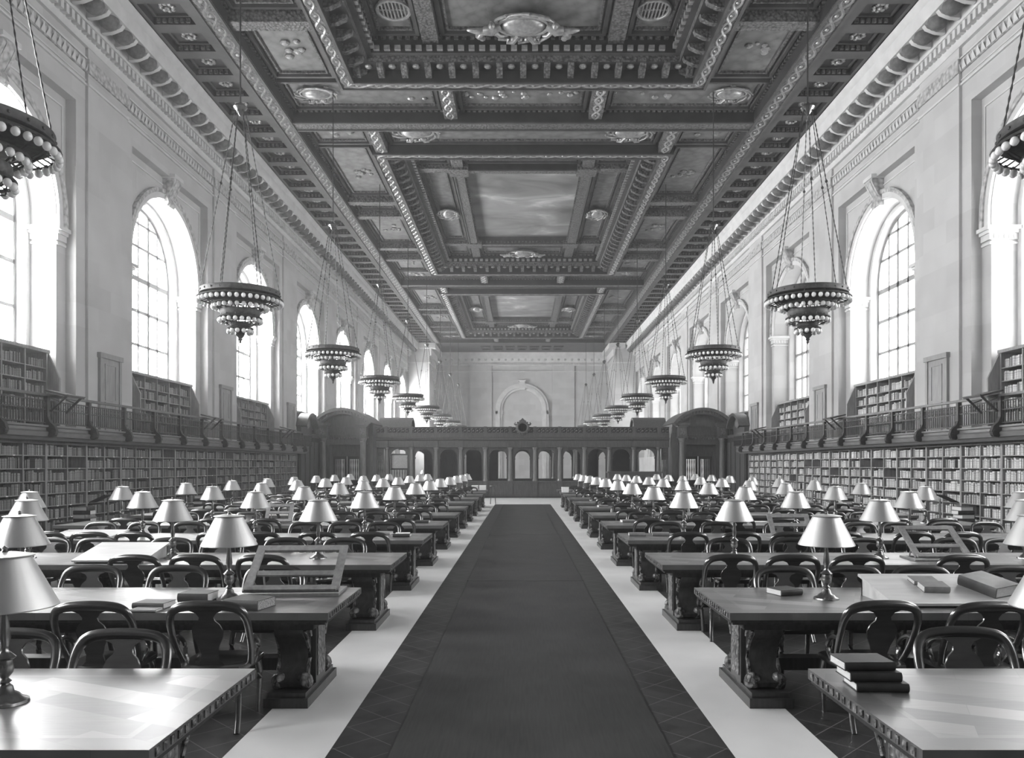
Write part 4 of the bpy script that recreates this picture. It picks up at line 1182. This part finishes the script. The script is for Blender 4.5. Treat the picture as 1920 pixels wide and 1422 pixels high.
def get_part(n):
    p = MB(); parts.append((n, p)); return p
chair_shapes(get_part, True)
for n, p in parts: p.obj(n, chair_fine, 45)
far_mb = MB(); chair_shapes(lambda n: far_mb, False); far_me = far_mb.mesh('reading_chair', 60)
NEARX = {(-1, 0, 'f'): [-2.33, -2.93], (1, 0, 'f'): [2.5, 3.1],
         (-1, 1, 'n'): [-2.25, -3.05], (1, 1, 'n'): [2.45, 3.17], (-1, 1, 'f'): [-2.38, -3.28, -4.08, -4.8], (1, 1, 'f'): [2.4, 2.98, 3.56, 4.5],
         (-1, 2, 'n'): [-2.78, -3.5, -4.12, -4.76], (1, 2, 'n'): [2.13, 2.82, 3.5, 4.6, 5.25],
         (-1, 2, 'f'): [-2.18, -3.1, -3.95, -4.65, -5.42, -6.15], (1, 2, 'f'): [2.62, 3.45, 4.37, 5.02, 5.78],
         (-1, 3, 'n'): [-2.2, -2.93, -3.73, -4.35, -4.95, -5.5, -6.4], (1, 3, 'n'): [2.3, 3.05, 3.75, 4.5, 5.2, 6.1]}
used = [False]
for k in range(12):
    for sd in 'nf':
        if k == 0 and sd == 'n': continue
        for s in (-1, 1):
            xs = NEARX.get((s, k, sd))
            if xs is None:
                xs = []; x = 2.12 + random.uniform(-.05, .45)
                while x < 8.3 and len(xs) < 7:
                    xs.append(s * x); x += random.choice((.68, .74, .8, .88, 1.05)) + random.uniform(-.04, .04)
            fixed = []; lo_x, zone = (2.35, .47) if sd == 'f' else (2.17, .45)
            for x in sorted(abs(v) for v in xs):
                x = max(x, lo_x, (fixed[-1] + .635) if fixed else 0)
                if abs(x - 5.07) < zone: x = 5.07 + zone + .01 if (fixed and fixed[-1] > 5.07 - zone - .63) or x > 5.07 else 5.07 - zone - .01
                if x < 8.25 - (.47 if sd == 'f' else .2): fixed.append(x)
            xs = [s * v for v in fixed]
            for i, x in enumerate(xs):
                if sd == 'f': y = ROWY[k] + .61 - .045 + random.uniform(-.012, .06); rz = 0
                else: y = ROWY[k] - .61 - .145 + random.uniform(-.05, .012); rz = pi
                if (s, k, sd) == (1, 0, 'f'): y += .06
                rz += random.uniform(-.07, .07)
                lab = 'dark chair, %s from the aisle, on the %s side of the %s %s table' % (nth(i), 'near' if sd == 'n' else 'far', nth(k), side_name(s))
                if k < 6:
                    if not used[0]:
                        chair_fine.location = (x, y, 0); chair_fine.rotation_euler = (0, 0, rz); chair_fine['label'] = lab; used[0] = True
                    else: dup(chair_fine, (x, y, 0), rz, lab)
                else:
                    o = bpy.data.objects.new('reading_chair', far_me); C.objects.link(o); o.location = (x, y, 0); o.rotation_euler = (0, 0, rz)
                    tag(o, lab, 'chair', 'curved-back reading chairs')

# ------------------------------------------------------------------ runner on the aisle
for i, (a, b, x0, x1) in enumerate(((-1.2, 12.58, -.92, .925), (12.6, 20.95, -.93, .935), (20.97, 36.9, -.92, .93))):
    r = MB(); r.box(x0, x1, a, b, 0, .006, M['rug'])
    for x in (x0, x1 - .012): r.box(x, x + .012, a, b, .006, .0072, M['iron'])
    r.box(x0, x1, b - .02, b, .006, .0072, M['iron'])
    tag(r.obj('carpet_runner'), ['dark runner strip nearest along the central aisle', 'second strip of dark runner, between two cross seams', 'farthest strip of dark runner before the counter'][i], 'runner', 'aisle runners')

# ------------------------------------------------------------------ things lying on the tables
def book(label, x, y, z, w, d, h, rz=0.0, cover='bookcloth', tilt=0.0, group=None, pages='paper'):
    """a closed book lying flat: w along the spine side, d deep; spine towards -y before turning"""
    t = thing('book', label, 'book', (x, y, z), rz, group)
    if tilt: t.rotation_euler = (Matrix.Rotation(tilt, 3, 'X') @ Matrix.Rotation(rz, 3, 'Z')).to_euler()
    k = M[cover]
    c = MB(); c.box(-w / 2, w / 2, -d / 2, d / 2, 0, .004, k); c.box(-w / 2, w / 2, -d / 2, d / 2, h - .004, h, k)
    c.prism([(-d / 2, 0), (-d / 2 - .008, h * .25), (-d / 2 - .01, h / 2), (-d / 2 - .008, h * .75), (-d / 2, h), (-d / 2 + .004, h), (-d / 2 + .004, 0)], 'x', -w / 2, w / 2, k)
    c.obj('cover', t, 30)
    p = MB(); p.box(-w / 2 + .005, w / 2 - .005, -d / 2 + .004, d / 2 - .006, .004, h - .004, M[pages]); p.obj('pages', t)
    return t
Z = TH + .001
def TY(k, f): return ROWY[k] + f
# left side, second table
book('thick dark book with speckled page edges before the open frame, second left table', -2.17, 6.1, Z, .3, .25, .075, radians(-14), 'bookcloth', pages='speckle')
book('dark book with white page edges just left of the lamp, second left table', -2.7, 6.42, Z, .25, .2, .07, radians(-4), 'bookcloth')
book('thin dark book at the left of three books on the second left table', -2.92, 6.12, Z, .25, .19, .045, radians(-5), 'bookcloth')
book('thin lower book under the flat dark book on the second left table', -2.9, 5.95, Z, .2, .12, .02, radians(-2), 'booktan')
# right side, nearest table: stack of three
zz = Z
for i, (dx, dy, h, lab) in enumerate(((.045, -.035, .042, 'bottom dark book of the stack of three on the nearest right table'), (.02, -.01, .045, 'middle dark book of the stack of three on the nearest right table'),
                                      (0, .02, .042, 'topmost book of the stack of three on the nearest right table'))):
    book(lab, 1.665 + dx, 3.95 + dy, zz, .25, .19, h, radians(-3 + 2 * i), 'bookcloth', 0, 'stack of three books'); zz += h + .0015
book('single book with pale page edges on the second right table before the lamp', 2.2, 6.74, Z, .22, .2, .05, radians(20), 'bookcloth')
for k, s, x, f, lab, cov in ((3, 1, 1.75, .15, 'pale book near the aisle end of the fourth right table', 'booktan'), (3, 1, 2.13, .2, 'pale book second from the aisle end of the fourth right table', 'booktan'),
                             (3, -1, -1.9, .0, 'dark book with paper on top at the aisle end of the fourth left table', 'bookcloth'), (4, -1, -1.95, .1, 'dark flat book on the fifth left table near the aisle', 'bookcloth'),
                             (4, 1, 2.0, .25, 'pale flat book on the fifth right table near the aisle', 'booktan'), (6, 1, 2.08, .1, 'pale book on the seventh right table near the aisle', 'booktan'),
                             (3, -1, -2.25, .36, 'thin pale book under the lamp on the fourth left table', 'booktan'), (4, 1, 4.5, .15, 'thin white pamphlet on the fifth right table', 'label')):
    book(lab, x, TY(k, f), Z, .26, .2, .045 if cov != 'label' else .02, random.uniform(-.2, .2), cov)
book('folded pale pamphlet lying on top of the dark book, fourth left table', -1.89, TY(3, 0), Z + .0465, .22, .17, .012, .1, 'label')
# card boxes at the far end of the aisle
for lab, x, y in (('white card box on the twelfth left table, next to the aisle', -1.78, ROWY[11] + .1), ('white card box on the twelfth left table, second from the aisle', -2.12, ROWY[11] + .1),
                  ('white card box on the eleventh right table, next to the aisle', 1.72, ROWY[10] + .1)):
    t = thing('card_box', lab, 'box', (x, y, Z), 0, 'white card boxes')
    c = MB(); c.box(-.14, .14, -.2, .2, 0, .16, M['label']); c.obj('body', t)
    c = MB(); c.box(-.145, .145, -.205, .205, .16, .2, M['label']); c.obj('lid', t)
# sloping desks
def slope(label, x, y, w, d, h, rz=0.0):
    t = thing('writing_slope', label, 'book slope', (x, y, Z), rz, 'sloping wooden desk boards')
    c = MB()
    for e in (-1, 1): c.prism([(-d / 2, 0), (d / 2, 0), (d / 2, h), (-d / 2, .02)], 'x', *sorted((e * (w / 2 - .02), e * (w / 2 - .045))), M['slope'])
    c.box(-w / 2 + .02, w / 2 - .02, d / 2 - .02, d / 2, 0, h, M['slope']); c.obj('side_panel', t)
    a = atan2(h - .02, d)
    p = MB(); p.box(-w / 2, w / 2, -.02, sqrt(d * d + (h - .02) ** 2) + .03, 0, .02, M['slope'], Matrix.Translation((0, -d / 2, .021)) @ Matrix.Rotation(a, 4, 'X')); p.obj('top_board', t)
    return a
sx, sy_ = 3.32, 6.38
a_ = slope('sloping wooden desk carrying books on the second right table', sx, sy_, 1.0, .6, .15)
def on_slope(dy): return Z + .021 + (dy + .3) * math.tan(a_) + .0215
slope('sloping wooden desk on the third left table, empty', -4.7, 9.12, .82, .6, .15)
slope('low sloping wooden board on the fourth left table near its wall end', -6.68, ROWY[3] - .1, .95, .5, .07)
book('large dark leather volume at the foot of the sloping desk, second right table', sx + .4, sy_ - .03, on_slope(-.03), .34, .26, .085, radians(-68), 'leather', a_)
book('small pale quarter bound book on the sloping desk, second right table', sx - .05, sy_ - .04, on_slope(-.04), .2, .14, .05, radians(-3), 'booktan', a_)
book('smaller pale book lying higher up the sloping desk, above another', sx - .05, sy_ + .12, on_slope(.12), .2, .13, .035, radians(-2), 'booktan', a_)
# open tilted reading frames
def frame(label, x, y, w, d, h, rz=0.0):
    t = thing('slanted_book_rest', label, 'book rest', (x, y, Z), rz, 'tilted open book rests'); K = M['case']
    b = MB(); th = .022
    b.box(-w / 2, w / 2, 0, .05, 0, th, K); b.box(-w / 2, w / 2, d * .75, d * .75 + .05, 0, th, K)
    for e in (-1, 1): b.box(*sorted((e * w / 2, e * (w / 2 - .05))), .05, d * .75, 0, th, K)
    b.obj('base_frame', t)
    L = sqrt(d * d + h * h); tf = Matrix.Translation((0, .0, th + .012)) @ Matrix.Rotation(atan2(h, d), 4, 'X')
    f = MB(); f.box(-w / 2, w / 2, 0, .07, 0, .022, K, tf); f.box(-w / 2, w / 2, L - .07, L, 0, .022, K, tf); f.box(-w / 2 + .07, w / 2 - .07, .2, .26, 0, .018, K, tf)
    for e in (-1, 1): f.box(*sorted((e * w / 2, e * (w / 2 - .07))), .07, L - .07, 0, .022, K, tf)
    f.obj('tilted_frame', t)
    g = MB(); g.box(-w / 2 + .02, w / 2 - .02, -.012, .03, .022, .045, K, tf); g.obj('ledge', t)
    g = MB()
    for e in (-1, 1): g.tube([(e * (w / 2 - .09), d * .72, th), (e * (w / 2 - .09), d * .62, h * .55)], .008, 5, K)
    g.obj('prop', t)
frame('open tilted wooden frame beside the lamp on the second left table', -2.0, 6.6, .8, .5, .33, radians(3))
frame('open tilted wooden frame on the third right table between lamps', 4.78, 8.97, .64, .52, .32, radians(-4))
frame('open tilted wooden frame on the fourth right table', 3.96, ROWY[3] - .52, .62, .3, .32, radians(-2))
frame('open tilted wooden frame on the fifth left table behind a lamp', -4.6, ROWY[4] - .3, .5, .3, .32, radians(8))

# standing consultation stands with big volumes in the side aisles
def stand(label, s, y):
    t = thing('book_stand', label, 'stand', (s * 9.75, y, 0), 0, 'consultation stands in the side aisles'); K = M['oak']
    b = MB()
    for ex in (-.36, .36):
        for ey in (-.27, .27): b.box(ex - .03, ex + .03, ey - .03, ey + .03, 0, .56, K)
    b.box(-.39, .39, -.3, .3, .12, .15, K); b.obj('base', t)
    c = MB(); c.box(-.45, .45, -.36, .36, .56, .6, K); c.obj('table_top', t)
    p = MB(); p.lathe([(.06, .6), (.02, .63), (.02, 1.1)], 10, M['brass'], (-s * .36, .3, 0)); p.obj('post', t, 40)
    d = MB(); d.box(-.2, .2, -.16, .16, 0, .022, K, Matrix.Translation((-s * .2, .3, 1.1)) @ Matrix.Rotation(s * .45, 4, 'Y')); d.obj('slanted_board', t)
    zz = .601
    for i in range(4):
        h = .085
        book('big bound volume, %s from the bottom of its pile, %s' % (nth(i), label.split(' with')[0]), s * (9.72 + random.uniform(-.02, .02)), y - .05 + random.uniform(-.02, .02), zz, .36, .28, h, random.uniform(-.1, .1) + (pi / 2 if i % 2 else 0), random.choice(('leather', 'booktan', 'bookcloth')), 0, 'volumes piled on stands')
        zz += h + .0015
for s in (-1, 1):
    for i, y in enumerate((17.4, 23.7, 29.3)):
        stand('%s stand by the %s wall with piled volumes' % (('nearest', 'middle', 'farthest')[i], side_name(s)), s, y)
t = thing('stool', 'slim tall stool standing at the aisle end before the counter', 'stool', (-1.42, 37.4, 0))
c = MB(); c.lathe([(.15, .84), (.17, .86), (.16, .88), (0, .88)], 16, M['oak']); c.obj('seat', t, 40)
for k in range(4):
    c = MB(); a = pi / 4 + k * pi / 2; c.tube([(.1 * cos(a), .1 * sin(a), .85), (.17 * cos(a), .17 * sin(a), 0)], .014, 6, M['oak']); c.obj('leg', t)

# ------------------------------------------------------------------ camera, world, colour
cam = bpy.data.cameras.new('camera'); co = bpy.data.objects.new('camera', cam); C.objects.link(co)
co.location = (CX, 0, CZ); co.rotation_euler = (pi / 2, 0, 0)
cam.sensor_width = 36; cam.lens = 36 * F / 1920; cam.shift_x = -18 / 1920; cam.shift_y = 161 / 1920; cam.clip_end = 300; cam.clip_start = .05
sc = bpy.context.scene; sc.camera = co
w = bpy.data.worlds.new('overcast_sky'); sc.world = w; w.use_nodes = True
w.node_tree.nodes['Background'].inputs[0].default_value = (1, 1, 1, 1); w.node_tree.nodes['Background'].inputs[1].default_value = 1.5
sc.view_settings.view_transform = 'Standard'; sc.view_settings.look = 'None'; sc.view_settings.gamma = 1; sc.view_settings.use_curve_mapping = False
sc.view_settings.exposure = EXPOSURE
cy = sc.cycles
cy.max_bounces = 8; cy.diffuse_bounces = 5; cy.glossy_bounces = 3; cy.transparent_max_bounces = 8; cy.sample_clamp_indirect = 8
cy.caustics_reflective = False; cy.caustics_refractive = False

# thin haze in the air of the hall
vs = w.node_tree.nodes.new('ShaderNodeVolumeScatter')
vs.inputs['Color'].default_value = (1, 1, 1, 1); vs.inputs['Density'].default_value = HAZE; vs.inputs['Anisotropy'].default_value = .55
w.node_tree.links.new(vs.outputs[0], w.node_tree.nodes['World Output'].inputs['Volume'])
